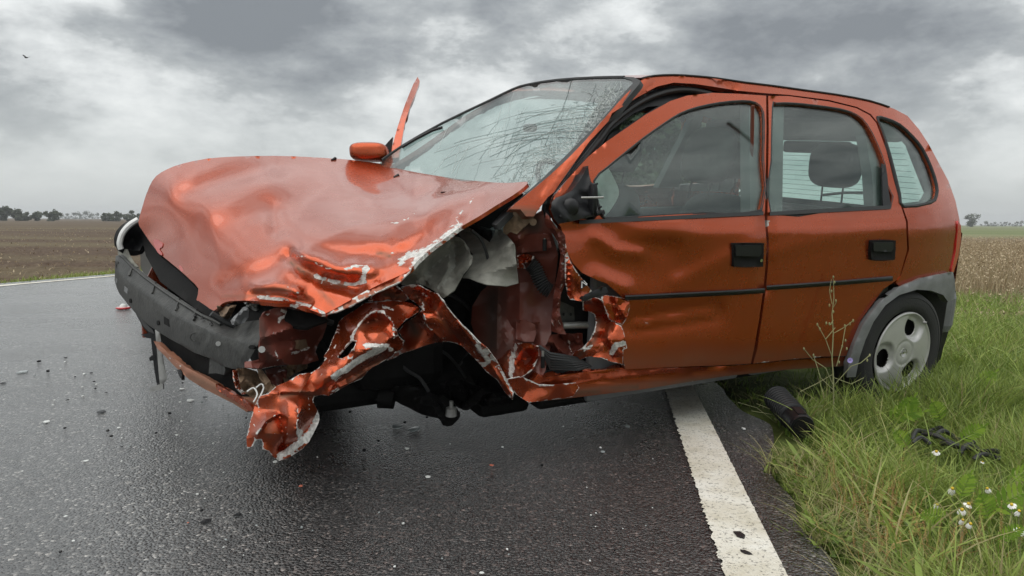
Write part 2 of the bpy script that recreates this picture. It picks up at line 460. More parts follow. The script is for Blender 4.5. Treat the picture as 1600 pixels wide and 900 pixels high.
M['headliner'] = simple('grey_interior_trim', (.15, .155, .16), .8, bump=.3, bscale=300)
M['airbag'] = simple('white_airbag_fabric', (.82, .84, .80), .85, bump=.6, bscale=40)
M['rust'] = simple('rusty_tan_metal', (.20, .135, .085), .7, bump=.7, bscale=60, var=.5, vscale=22)
M['white'] = simple('white_mark', (.75, .76, .75), .4, var=.08)
M['redlens'] = simple('red_lens', (.55, .02, .025), .12, coat=1, var=.05)
M['chrome'] = simple('bright_metal', (.6, .6, .6), .2, metal=1.0)
M['crack'] = simple('glass_crack_edges', (.55, .60, .58), .3, var=.3, vscale=40)
M['crackd'] = simple('glass_crack_dark_edges', (.10, .12, .12), .3, var=.3, vscale=40)
def glass(name, tint=(.80, .88, .85), spec=1.0, rough=.0, dust=.006):
    m = bpy.data.materials.new(name); m.use_nodes = True; t = m.node_tree; t.nodes.clear(); L = t.links.new
    tr = N(t, 'ShaderNodeBsdfTransparent'); tr.inputs[0].default_value = (*tint, 1)
    gl = N(t, 'ShaderNodeBsdfGlossy', i_Roughness=rough+.02); gl.inputs[0].default_value = (1, 1, 1, 1)
    fr = N(t, 'ShaderNodeFresnel', i_IOR=1.52)
    geo = N(t, 'ShaderNodeNewGeometry')
    # the same reflectance from either face
    m1 = N(t, 'ShaderNodeMixShader'); tc = N(t, 'ShaderNodeTexCoord')
    lw = N(t, 'ShaderNodeLayerWeight', i_Blend=.5)
    f5 = math_n(t, 'POWER', lw.outputs['Facing'], 5.0)
    fac = math_n(t, 'MULTIPLY_ADD', f5, .86*spec, .055*spec, clamp=True)
    L(fac, m1.inputs[0]); L(tr.outputs[0], m1.inputs[1]); L(gl.outputs[0], m1.inputs[2])
    df = N(t, 'ShaderNodeBsdfDiffuse'); df.inputs[0].default_value = (.42, .45, .44, 1)
    n = N(t, 'ShaderNodeTexNoise', i_Scale=6.0, i_Detail=8.0, i_Roughness=.7); L(tc.outputs['Object'], n.inputs['Vector'])
    vo = N(t, 'ShaderNodeTexVoronoi', i_Scale=95.0); L(tc.outputs['Object'], vo.inputs['Vector'])
    drop = math_n(t, 'MULTIPLY', math_n(t, 'LESS_THAN', vo.outputs['Distance'], .16), math_n(t, 'GREATER_THAN', n.outputs[0], .52))
    m2 = N(t, 'ShaderNodeMixShader'); L(math_n(t, 'ADD', math_n(t, 'MULTIPLY', n.outputs[0], dust*2), math_n(t, 'MULTIPLY', drop, .22)), m2.inputs[0])
    L(m1.outputs[0], m2.inputs[1]); L(df.outputs[0], m2.inputs[2])
    o = N(t, 'ShaderNodeOutputMaterial'); L(m2.outputs[0], o.inputs[0]); return m
M['glass'] = glass('side_window_glass')
M['screen'] = glass('windscreen_glass', (.66, .75, .73), 1.15, .01, .03)
M['rglass'] = glass('rear_window_glass', (.78, .92, .88), .6, 0, .04)

# ------------------------------------------------------------------ ground, road, markings
RE = [(.10, -6), (.12, -2), (.632, 1.62), (.893, 3.58), (1.5, 8), (2.95, 18), (5.7, 36), (17, 110), (86, 560)]      # right edge of the edge line
LE = [(-7.4, -6), (-7.2, -2), (-6.5, 5), (-6.04, 8.6), (-5.58, 10.2), (-3.55, 18), (-.8, 36), (10.5, 110), (79.5, 560)]      # centre of the far edge line
def interp(pl, y):
    for i in range(len(pl)-1):
        if y <= pl[i+1][1] or i == len(pl)-2:
            (x0, y0), (x1, y1) = pl[i], pl[i+1]; return x0+(x1-x0)*(y-y0)/(y1-y0)
def asph_edge(y): return interp(RE, y)+.12+.035*noise.noise((y*1.3, 3, 0))+.02*noise.noise((y*5, 9, 0))+.10*math.exp(-((y-2.85)/.3)**2)
def terrain(x, y):
    dr = x-asph_edge(y); dl = interp(LE, y)-.35-x
    d = max(dr, dl)
    if d < 0: return -.05
    z = -.012-.075*min(1, d/.55)
    if d > .2: z += .03*noise.noise((x*1.2, y*1.2, 0))+.012*noise.noise((x*5, y*5, 2))
    if dl > .7 and y < 80: z += .05*noise.noise((x*3, y*3, 4))+.04*noise.noise((x*8, y*8, 6))
    return z
def axis(lo, hi, near_lo, near_hi, st, g=1.16):
    a = list(np.arange(near_lo, near_hi, st)); s = st; v = near_hi
    while v < hi: a.append(v); s *= g; v += s
    a.append(hi); s = st; v = near_lo-st; b = []
    while v > lo: b.append(v); s *= g; v -= s
    b.append(lo); return np.array(b[::-1]+a)
def build_ground():
    X = np.concatenate([axis(-1390, -.31, -14, -.31, .30)[:-1], axis(0, 1390, 0, 5.2, .085)[1:]]); X = np.unique(np.round(X[(X < -.3) | (X >= 0)], 4))
    Y = np.unique(np.concatenate([axis(-55, 1490, -1, 14, .12)]))
    V = []; zone = []
    for y in Y:
        for x in X:
            V.append((x, y, terrain(x, y)))
            dl = interp(LE, y)-.35-x
            zone.append(1.0 if dl > 0 else 0.0)
    nx = len(X); Fc = [(j*nx+i, j*nx+i+1, (j+1)*nx+i+1, (j+1)*nx+i) for j in range(len(Y)-1) for i in range(nx-1)]
    m, t, b = new_mat('ground_soil_and_fields'); L = t.links.new
    tc = N(t, 'ShaderNodeTexCoord'); ob = tc.outputs['Object']
    sp = N(t, 'ShaderNodeSeparateXYZ'); L(ob, sp.inputs[0])
    n1 = N(t, 'ShaderNodeTexNoise', i_Scale=1.7, i_Detail=10.0, i_Roughness=.7); L(ob, n1.inputs['Vector'])
    n2 = N(t, 'ShaderNodeTexNoise', i_Scale=9.0, i_Detail=8.0, i_Roughness=.75); L(ob, n2.inputs['Vector'])
    n3 = N(t, 'ShaderNodeTexNoise', i_Scale=.05, i_Detail=4.0); L(ob, n3.inputs['Vector'])
    plough = ramp(t, n2.outputs[0], [(.28, (.030, .020, .014)), (.45, (.072, .048, .033)), (.60, (.115, .082, .057)), (.74, (.24, .19, .135))])
    # rows of stubble run across the field
    mp = N(t, 'ShaderNodeMapping'); mp.inputs['Scale'].default_value = (.012, .16, 1); mp.inputs['Rotation'].default_value = (0, 0, .1); L(ob, mp.inputs[0])
    n4 = N(t, 'ShaderNodeTexNoise', i_Scale=1.0, i_Detail=4.0); L(mp.outputs[0], n4.inputs['Vector'])
    st = ramp(t, n4.outputs[0], [(.44, (0, 0, 0)), (.60, (1, 1, 1))])
    mx = N(t, 'ShaderNodeMix', data_type='RGBA'); L(math_n(t, 'MULTIPLY', st.outputs[0], .45), mx.inputs[0]); L(plough.outputs[0], mx.inputs[6]); mx.inputs[7].default_value = (.17, .15, .085, 1)
    # right: verge soil near, brown stubble, then a striped green field from 60 m on
    verge = ramp(t, n2.outputs[0], [(.3, (.035, .045, .015)), (.5, (.085, .115, .028)), (.7, (.15, .17, .05))])
    stub = ramp(t, n2.outputs[0], [(.3, (.10, .075, .05)), (.55, (.20, .155, .10)), (.75, (.33, .27, .18))])
    yr = N(t, 'ShaderNodeMapRange'); L(sp.outputs[1], yr.inputs[0]); yr.inputs[1].default_value = 7; yr.inputs[2].default_value = 13
    mv = N(t, 'ShaderNodeMix', data_type='RGBA'); L(yr.outputs[0], mv.inputs[0]); L(verge.outputs[0], mv.inputs[6]); L(stub.outputs[0], mv.inputs[7])
    mp5 = N(t, 'ShaderNodeMapping'); mp5.inputs['Scale'].default_value = (.0015, .028, 1); L(ob, mp5.inputs[0])
    n5 = N(t, 'ShaderNodeTexNoise', i_Scale=1.0, i_Detail=5.0); L(mp5.outputs[0], n5.inputs['Vector'])
    green = ramp(t, n5.outputs[0], [(.36, (.17, .15, .10)), (.45, (.13, .155, .065)), (.56, (.17, .19, .09)), (.66, (.21, .19, .12))])
    yg = N(t, 'ShaderNodeMapRange'); L(sp.outputs[1], yg.inputs[0]); yg.inputs[1].default_value = 46; yg.inputs[2].default_value = 62
    mg = N(t, 'ShaderNodeMix', data_type='RGBA'); L(yg.outputs[0], mg.inputs[0]); L(mv.outputs[2], mg.inputs[6]); L(green.outputs[0], mg.inputs[7])
    za = N(t, 'ShaderNodeAttribute', attribute_name='zone')
    mz = N(t, 'ShaderNodeMix', data_type='RGBA'); L(za.outputs['Fac'], mz.inputs[0]); L(mg.outputs[2], mz.inputs[6]); L(mx.outputs[2], mz.inputs[7])
    L(mz.outputs[2], b.inputs['Base Color']); b.inputs['Roughness'].default_value = .95; b.inputs['Specular IOR Level'].default_value = .15
    bp = N(t, 'ShaderNodeBump', i_Strength=.5, i_Distance=.03); L(n2.outputs[0], bp.inputs['Height']); L(bp.outputs[0], b.inputs['Normal'])
    o = mesh_obj('ground', V, Fc, m, attrs={'zone': zone}); tag(o, kind='structure')
def strip(name, rows, mat, z):
    """rows: list of (xl, xr, y, n)"""
    V = []; Fc = []; n = None
    for r in rows: V += [(r[0]+(r[1]-r[0])*k/8, r[2], z) for k in range(9)]
    for j in range(len(rows)-1):
        for k in range(8): Fc.append((j*9+k, j*9+k+1, (j+1)*9+k+1, (j+1)*9+k))
    return mesh_obj(name, V, Fc, mat)
def asphalt_mat():
    m, t, b = new_mat('wet_asphalt'); L = t.links.new
    tc = N(t, 'ShaderNodeTexCoord'); ob = tc.outputs['Object']
    v1 = N(t, 'ShaderNodeTexVoronoi', i_Scale=125.0); L(ob, v1.inputs['Vector'])
    v2 = N(t, 'ShaderNodeTexVoronoi', i_Scale=190.0); L(ob, v2.inputs['Vector'])
    n1 = N(t, 'ShaderNodeTexNoise', i_Scale=1.3, i_Detail=6.0, i_Roughness=.6); L(ob, n1.inputs['Vector'])
    n2 = N(t, 'ShaderNodeTexNoise', i_Scale=70.0, i_Detail=5.0, i_Roughness=.7); L(ob, n2.inputs['Vector'])
    c = ramp(t, v1.outputs['Color'], [(.0, (.008, .008, .009)), (.45, (.024, .024, .025)), (.70, (.07, .07, .07)), (.84, (.17, .165, .16)), (.95, (.42, .41, .39))])
    mx = N(t, 'ShaderNodeMix', data_type='RGBA', blend_type='MULTIPLY'); mx.inputs[0].default_value = .6
    cr = ramp(t, n1.outputs[0], [(.3, (.72, .70, .68)), (.7, (1.1, 1.08, 1.05))]); L(c.outputs[0], mx.inputs[6]); L(cr.outputs[0], mx.inputs[7])
    # oily brown stain, enlarged to paint in the car's dark reflection and shade
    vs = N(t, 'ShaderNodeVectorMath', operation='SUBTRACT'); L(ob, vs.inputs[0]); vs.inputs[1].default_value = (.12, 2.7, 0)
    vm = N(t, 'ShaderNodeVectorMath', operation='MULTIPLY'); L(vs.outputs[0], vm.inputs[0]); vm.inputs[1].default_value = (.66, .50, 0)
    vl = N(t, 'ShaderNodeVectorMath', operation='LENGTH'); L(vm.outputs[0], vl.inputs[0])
    stain_shade = math_n(t, 'ADD', vl.outputs['Value'], math_n(t, 'MULTIPLY_ADD', n1.outputs[0], 1.6, -.8))
    sr = ramp(t, stain_shade, [(.45, (.85, .85, .85)), (.95, (0, 0, 0))])
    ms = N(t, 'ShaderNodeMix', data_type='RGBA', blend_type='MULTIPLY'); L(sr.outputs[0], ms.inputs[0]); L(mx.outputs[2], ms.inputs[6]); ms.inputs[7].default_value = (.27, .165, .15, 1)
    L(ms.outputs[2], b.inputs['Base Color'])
    rr = N(t, 'ShaderNodeMapRange'); L(n1.outputs[0], rr.inputs[0]); rr.inputs[1].default_value = .35; rr.inputs[2].default_value = .65; rr.inputs[3].default_value = .22; rr.inputs[4].default_value = .36
    L(rr.outputs[0], b.inputs['Roughness']); b.inputs['Specular IOR Level'].default_value = .8
    h = math_n(t, 'ADD', math_n(t, 'MULTIPLY', v1.outputs['Distance'], -1.2), math_n(t, 'MULTIPLY', v2.outputs['Distance'], -.5))
    h2 = math_n(t, 'ADD', h, math_n(t, 'MULTIPLY', n2.outputs[0], .25))
    bp = N(t, 'ShaderNodeBump', i_Strength=.8, i_Distance=.0055); L(h2, bp.inputs['Height']); L(bp.outputs[0], b.inputs['Normal'])
    bc = N(t, 'ShaderNodeBump', i_Strength=.5, i_Distance=.0026); L(h2, bc.inputs['Height']); L(bc.outputs[0], b.inputs['Coat Normal'])
    b.inputs['Coat Roughness'].default_value = .20; b.inputs['Coat IOR'].default_value = 1.4
    wet = N(t, 'ShaderNodeMapRange'); L(n1.outputs[0], wet.inputs[0]); wet.inputs[1].default_value = .3; wet.inputs[2].default_value = .7; wet.inputs[3].default_value = .55; wet.inputs[4].default_value = 1.0; L(math_n(t, 'MULTIPLY', wet.outputs[0], math_n(t, 'MULTIPLY_ADD', sr.outputs[0], -.75, 1.0)), b.inputs['Coat Weight'])  # water film cut back where the car's shade is painted in
    return m
def line_mat(name='road_line_paint', hole=.56):
    m, t, b = new_mat(name); L = t.links.new
    tc = N(t, 'ShaderNodeTexCoord'); ob = tc.outputs['Object']
    n1 = N(t, 'ShaderNodeTexNoise', i_Scale=6.0, i_Detail=8.0, i_Roughness=.65); L(ob, n1.inputs['Vector'])
    n2 = N(t, 'ShaderNodeTexNoise', i_Scale=120.0, i_Detail=5.0, i_Roughness=.7); L(ob, n2.inputs['Vector'])
    c = ramp(t, n1.outputs[0], [(.3, (.47, .43, .33)), (.5, (.63, .60, .52)), (.72, (.76, .75, .70))])
    pit = ramp(t, n2.outputs[0], [(hole, (0, 0, 0)), (hole+.05, (1, 1, 1))])
    mx = N(t, 'ShaderNodeMix', data_type='RGBA'); L(math_n(t, 'MULTIPLY', pit.outputs[0], .8), mx.inputs[0]); L(c.outputs[0], mx.inputs[6]); mx.inputs[7].default_value = (.07, .065, .06, 1)
    L(mx.outputs[2], b.inputs['Base Color']); b.inputs['Roughness'].default_value = .55
    v1 = N(t, 'ShaderNodeTexVoronoi', i_Scale=150.0); L(ob, v1.inputs['Vector'])
    h = math_n(t, 'ADD', math_n(t, 'MULTIPLY', v1.outputs['Distance'], -.8), n2.outputs[0])
    bp = N(t, 'ShaderNodeBump', i_Strength=.6, i_Distance=.003); L(h, bp.inputs['Height']); L(bp.outputs[0], b.inputs['Normal'])
    return m
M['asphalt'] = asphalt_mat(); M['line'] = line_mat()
def build_road():
    ys = list(np.arange(-6, 6, .05))+list(np.arange(6, 36, .6))+list(np.arange(36, 560, 12))
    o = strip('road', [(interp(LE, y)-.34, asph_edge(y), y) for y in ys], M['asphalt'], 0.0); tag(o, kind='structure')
    # near edge line, ragged where the paint has bled into the chippings
    V = []; Fc = []; ys = np.concatenate([np.arange(-1, 5, .006), np.arange(5, 60, .3)])
    for y in ys:
        r = interp(RE, y); l = r-.143
        V.append((l+.009*noise.noise((y*30, 0, 0))+.008*noise.noise((y*95, 4, 0)), y, .004))
        V.append((r+.003*noise.noise((y*30, 9, 0)), y, .004))
    for j in range(len(ys)-1): Fc.append((2*j, 2*j+1, 2*j+3, 2*j+2))
    o = mesh_obj('edge_line_marking', V, Fc, M['line'], smooth=False); tag(o, 'white edge line painted on the asphalt, running under the car towards the viewer', 'road marking')
    o['kind'] = 'structure'
    if 'category' in o: del o['category']
    V = []; Fc = []; ys = np.arange(-4, 40, .1)
    for y in ys:
        c = interp(LE, y); w = .06+(.05*max(0, 1-abs(y-8.4)/.6) if y < 9.1 else 0)
        V.append((c-w, y, .004)); V.append((c+w+.01*noise.noise((y*3, 1, 1)), y, .004))
    for j in range(len(ys)-1): Fc.append((2*j, 2*j+1, 2*j+3, 2*j+2))
    o = mesh_obj('far_line_marking', V, Fc, line_mat('far_line_paint', .68), smooth=False); tag(o, kind='structure')
build_ground(); build_road()

# ------------------------------------------------------------------ THE CAR
CAR = empty('wrecked_car', tuple(car(1.2, .8, 0)), 'crushed orange five door hatchback missing its front left wheel, half on the road', 'car')
side = dS
def sideo(off): return lambda x, y: dS(x, y, off)
def hole_grow(h, k):
    c = np.mean(h, axis=0); return [tuple(c+(np.array(p)-c)*k) for p in h]
def seal(name, pts, r, off, parent, mat='rubber', closed=True, sm=1, seg=6):
    p = smooth_poly(pts, sm, closed)
    P = [Pd(x, y, dS(x, y, off)) for x, y in p]
    if closed: P.append(P[0])
    return tube(name, P, r, M[mat], parent, seg=seg, caps=not closed)
# --- window openings (pixel outlines laid onto the curved body side)
FW = [(927,283),(948,262),(975,240),(1005,216),(1035,195),(1062,178),(1090,168),(1125,161),(1160,158),(1180,161),(1190,171),(1193,190),(1192,250),(1189,329),(1100,333),(1010,338),(945,341),(935,320)]
RW = [(1206,168),(1212,162),(1240,162),(1270,165),(1313,171),(1338,180),(1354,195),(1369,223),(1382,258),(1386,290),(1391,322),(1300,329),(1204,335),(1204,250)]
QW = [(1370,184),(1384,186),(1405,195),(1425,213),(1441,233),(1455,263),(1463,289),(1463,306),(1453,317),(1411,323),(1405,303),(1390,243),(1376,200)]
# front door: frame and skin
FD = [(866,306),(887,280),(919,245),(948,221),(983,197),(1009,179),(1047,158),(1073,149.5),(1113,145),(1153,146.5),(1197,149.5),(1197.5,200),(1196,300),(1195,345),(1198,380),(1196,416),(1193,450),(1186,500),(1178,547),(1173,568),(1120,571),(1040,574),(977,577),(973,560),(972,530),(965,506),(978,497),(984,480),(978,470),(963,456),(948,443),(934,438),(909,426),(895,411),(885,392),(881,370),(876,354),(868,344),(862,325)]
dent = addf(fold([(885,365),(930,362),(985,372),(1040,384)], .012, 20), fold([(900,385),(960,410),(1060,420)], .018, 48),
            fold([(1010,360),(1060,355)], -.012, 22), fold([(930,368),(960,392),(1000,396)], -.012, 9),
            fold([(984,505),(1060,495),(1115,488)], .016, 22), fold([(990,507),(1050,498),(1112,489)], -.010, 5), fold([(1060,440),(1190,380)], -.008, 14),
            fold([(1196,340),(1194,450)], .012, 9), fold([(930,430),(975,450)], -.012, 12))
door = panel('front_door', FD, M['paint'], side, CAR, holes=[FW], sp=8, disp=dent, th=.02, hsm=1,
    scuff=[([(985,509),(1060,497),(1113,488)], 3, .5), ([(1110,470),(1170,400)], 2, .35), ([(1190,342),(1197,350)], 4, .8), ([(884,380),(935,437)], 2, .55), ([(930,437),(975,462)], 2, .6), ([(973,562),(976,574)], 6, .5)],
    dirt=[([(980,570),(1175,560)], 34, .5)])
door['label'] = 'dented orange front door torn open at its leading edge'
panel('window_glass', hole_grow(FW, 1.015), M['glass'], sideo(.014), door, sp=30, th=.004)
seal('window_seal', FW, .0055, .004, door)
belt = [(905,347),(1000,342.5),(1100,337.5),(1193,333)]
P0 = [PS(x, y-3, -.006) for x, y in belt]; P1 = [PS(x, y+3, -.008) for x, y in belt]; P2 = [PS(x, y+3, .012) for x, y in belt]; P3 = [PS(x, y-3, .012) for x, y in belt]
V, Fc = loft([P0, P1, P2, P3], closed=True); mesh_obj('belt_seal', V, Fc, M['rubber'], door, smooth=False)
def strip_trim(name, pts, w, parent, mat='black'):
    R = []
    for dy, off in ((-w/2, .0), (-w/2, -.009), (-w*.2, -.014), (w*.3, -.013), (w/2, -.007), (w/2, .0)):
        R.append([PS(x, y+dy, off) for x, y in pts])
    V, Fc = loft(R); n = len(pts); m = len(R)
    Fc.append(tuple(j*n for j in range(m))); Fc.append(tuple(j*n+n-1 for j in range(m))[::-1])
    return mesh_obj(name, V, Fc, M[mat], parent, smooth=True, sharp=50)
strip_trim('trim_strip', [(977,465.5),(1030,463),(1100,459.5),(1160,456.5),(1195,454)], 8, door)
def handle(parent, cx, cy, w, h, lock):
    q = [(cx-w/2, cy-h/2+4), (cx-w/2+4, cy-h/2), (cx+w/2-3, cy-h/2), (cx+w/2, cy-h/2+4), (cx+w/2-1, cy+h/2-4), (cx+w/2-5, cy+h/2), (cx-w/2+5, cy+h/2), (cx-w/2, cy+h/2-4)]
    hd = panel('handle', q, M['dark'], sideo(-.014), parent, sp=5, th=.02, sm=1, disp=lambda P: .010*np.exp(-(((P[:, 0]-cx+2)/(w*.36))**4+((P[:, 1]-cy-h*.16)/(h*.24))**4)))
    q2 = [(cx-w/2+3.5, cy-h/2+3.5), (cx+w/2-3.5, cy-h/2+3.5), (cx+w/2-3.5, cy-2), (cx+w/2-7, cy+2.5), (cx-w/2+3.5, cy+1.5)]
    panel('handle_grip', q2, M['black'], sideo(-.020), hd, sp=6, th=.010)
    if lock:
        c = PS(cx+w/2-6, cy+h*.22, -.012); tube('lock', [c, c-cw*.008], .0065, M['chrome'], hd, seg=14)
handle(door, 1170, 398.5, 47, 37, True)
# rear door
RD = [(1200.5,149.8),(1231,150),(1295,158.5),(1338,169),(1359,180),(1369,192),(1384.5,233),(1397,283),(1408.5,324),(1415.5,346),(1417.5,390),(1405,435),(1380,452),(1345,500),(1322,556),(1288,557),(1230,562),(1177,568),(1183,547),(1190,500),(1197,450),(1200,416),(1201.5,380),(1199,345),(1200,300),(1201.3,200)]
rd = panel('rear_door', RD, M['paint'], side, CAR, holes=[RW], sp=9, hsm=1, th=.02, disp=addf(fold([(1205,395),(1300,372),(1410,360)], -.005, 12), fold([(1205,350),(1410,340)], .003, 8), fold([(1196,345),(1200,420),(1197,452)], .012, 9)), dirt=[([(1180,560),(1320,555)], 26, .5)], scuff=[([(1173,568),(1287,557)], 1.6, .52), ([(1197,343),(1200,352)], 4, .8)])
panel('window_glass', hole_grow(RW, 1.015), M['glass'], sideo(.014), rd, sp=30, th=.004)
seal('window_seal', RW, .0055, .004, rd)
panel('window_post_cover', [(1378,255),(1383,258),(1387,290),(1393,324),(1380,326)], M['black'], sideo(-.003), rd, sp=12, th=.006)
belt = [(1203,334),(1290,329),(1392,323.5)]
V, Fc = loft([[PS(x, y-3, -.006) for x, y in belt], [PS(x, y+3, -.008) for x, y in belt], [PS(x, y+3, .012) for x, y in belt], [PS(x, y-3, .012) for x, y in belt]], closed=True)
mesh_obj('belt_seal', V, Fc, M['rubber'], rd, smooth=False)
strip_trim('trim_strip', [(1198,450),(1250,446.5),(1320,441.5),(1370,437),(1395,435)], 7.5, rd)
handle(rd, 1380.5, 391, 38, 31, False)
# body side behind: quarter panel with the roof rail
QP = [(1005,122.5),(1022,118.8),(1053,117.3),(1086,119),(1119,122.2),(1162,128.5),(1207,134),(1257,141),(1308,148),(1359,157.5),(1397,170),(1418,181),(1436,202),(1451,225),(1466,253),(1482,283),(1493,314),(1499,342),(1501,362),(1497,395),(1490,424),(1443,433),(1405,447),(1400,441),(1408,430),(1420.5,390),(1418.5,346),(1411,324),(1400,283),(1387,233),(1371.5,192),(1361,178.5),(1339,167),(1295,156),(1231,148),(1195,145.5),(1152,141.5),(1119,136),(1086,131),(1053,129),(1027,135),(1011,143),(1000,130)]
qp = panel('rear_quarter_panel', QP, M['paint'], sideo(-.002), CAR, holes=[QW], sp=8, hsm=1, th=.02, disp=addf(fold([(1415,350),(1500,340)], .004, 8), fold([(1410,372),(1498,362)], -.004, 9), fold([(1120,126),(1145,139)], .02, 6)), scuff=[([(1405,334),(1500,330)], 1.5, .3)])
panel('quarter_window', hole_grow(QW, 1.01), M['glass'], sideo(.010), qp, sp=26, th=.004)
seal('quarter_window_seal', QW, .008, .001, qp)
seal('roof_gutter', [(1003,122),(1022,118),(1053,116.6),(1086,118.4),(1119,121.6),(1162,128),(1207,133.4),(1257,140.4),(1308,147.4),(1359,157),(1390,167)], .0032, -.006, CAR, closed=False)
# tail lamp, rear bumper, arch trim
panel('tail_lamp', [(1497,345),(1501.5,352),(1502,372),(1498,400),(1490,426),(1486.5,424),(1493,395),(1496,365)], M['redlens'], sideo(-.008), CAR, sp=8, th=.03)
AT = [(1323,590),(1326,570),(1334,540),(1349,506),(1374,472),(1405,448),(1443,433.5),(1489,424.8),(1492,438),(1493,453),(1490,468),(1481.5,472),(1474,461),(1455,454),(1433,452.5),(1405,461),(1383.6,477),(1365,503),(1352.5,531),(1343,559),(1337,589)]
panel('arch_trim', AT, M['trim'], sideo(-.028), CAR, sp=7, th=.03, disp=lambda P: .012*np.exp(-(seg_dist(P, [(1323,590),(1334,540),(1349,506),(1374,472),(1405,448),(1443,433),(1489,424)])/4)**2))
panel('rear_bumper_side', [(1489,466),(1494,455),(1491,485),(1480,525),(1469,559),(1455,585),(1435,600),(1400,560),(1440,500),(1470,470)], M['black'], lambda x, y: dB(x, y, .16), CAR, sp=14, th=.03)
panel('wheel_arch_liner', [(1335,600),(1345,540),(1372,492),(1405,458),(1440,449),(1480,466),(1486,490),(1470,560),(1440,600)], M['dark'], lambda x, y: dB(x, y, .30), CAR, sp=16, th=.01)
panel('sill', [(841,584),(850,590),(900,583),(976,573.5),(1040,575),(1120,572.5),(1175,569),(1235,563),(1322,557),(1318,572),(1225,578),(1132,588),(1000,609),(900,621),(852,626),(828,629),(815,612),(830,598)], M['crush'], sideo(.012), CAR, sp=8, th=.03,
    disp=addf(fold([(850,602),(976,588),(1130,573)], .014, 4), fold([(850,595),(976,580),(1100,573)], -.008, 4)), scuff=[([(1010,605),(1160,583),(1300,568)], 6, .45), ([(843,600),(905,606)], 3, .6), ([(1100,577),(1172,570)], 1.5, .5)], dirt=[([(850,620),(1320,572)], 14, .9)])
# --- A pillar
AP = [(1003,124),(999,128),(975,150),(959,168),(913,221),(887,248),(860,273),(830,298),(805,318),(797,327),(813,327),(822,338),(834,338),(843,325),(856,308),(865,301),(887,269),(921,221),(951,189),(956,177),(996,152),(1027,135),(1040,131),(1020,124)]
ap_d = tps([(px, py, dS(px, py, 0)) for px, py in [(1003,124),(956,170),(915,220),(865,280),(840,325),(1027,130),(800,325)]])
ap = panel('windscreen_pillar', AP, M['paint'], ap_d, CAR, sp=7, th=.03, disp=fold([(1015,126),(955,178),(925,215),(850,312)], -.012, 7), scuff=[([(880,275),(905,248)], 5, .35), ([(830,305),(842,303)], 4, .4)], dirt=[([(797,332),(835,334)], 14, 1.0)])
panel('door_aperture', [(855,309),(887,272),(921,224),(951,191),(957,179),(997,154),(1029,137),(1053,130),(1090,133),(1150,142),(1198,147),(1198,154),(1112,150),(1082,153),(1047,162),(1020,180),(985,203),(952,226),(923,250),(890,285),(868,312),(860,345),(850,345)], M['black'], sideo(.05), CAR, sp=8, th=.03,
    holes=[[(931,241),(953,205),(990,177),(1012,167),(1030,165),(1005,180),(975,200),(950,222)]])
tube('door_aperture_seal', [PS(x, y, .028) for x, y in smooth_poly([(868,306),(905,258),(938,216),(957,192),(995,163),(1030,147),(1060,141),(1085,142),(1110,147)], 2, False)], .011, M['rubber'], CAR, seg=8)
# --- windscreen
WS = [(597,250),(627,229),(690,193),(765,157),(801,139.5),(825,132),(870,125),(930,121.3),(975,120.6),(990,122.5),(998,127),(990,142),(960,175),(930,211),(885,256),(840,298),(822,310),(815,300),(790,300),(720,286),(660,278),(600,262)]
ws_d = tps([ab(825,305,.13), ab(885,256,.14), ab(935,206,.18), ab(995,126,.26), ab(597,250,1.47), ab(690,193,1.42), ab(801,139,1.34), (900,122.5,dB(900,122.5,.80)), ab(715,280,.75), (800,215,dB(800,215,.78)-.05)])
wsn = panel('windscreen', WS, M['screen'], ws_d, CAR, sp=16, th=.005, sm=1, disp=lambda P: .010*np.exp(-(((P[:, 0]-905)/45)**2+((P[:, 1]-220)/40)**2)))
wsn['label'] = 'windscreen crazed with long cracks fanning from the driver side'
tube('windscreen_seal', [Pd(x, y, ws_d(x, y)-.002) for x, y in smooth_poly([(597,250),(627,229),(690,193),(765,157),(801,139.5),(825,132),(870,125),(930,121.3),(975,120.6)], 1, False)], .0065, M['rubber'], wsn, seg=6)
bl = [(975,120.6),(990,122),(1000,127),(996,138),(982,155),(960,181),(934,212),(905,243),(870,275),(835,304),(800,335),(772,365)]
panel('windscreen_pillar_seal', [(968,119.5),(990,120.5),(1001,126),(999,131),(983,150),(966,171),(915,224),(889,250),(862,275),(832,300),(812,316),(790,338),(775,352),(768,350),(786,330),(820,303),(846,280),(884,243),(930,197),(955,169),(978,141),(990,129),(985,124.5)], M['rubber'], lambda x, y: ws_d(x, y)-.012, wsn, sp=7, th=.02, sm=0)
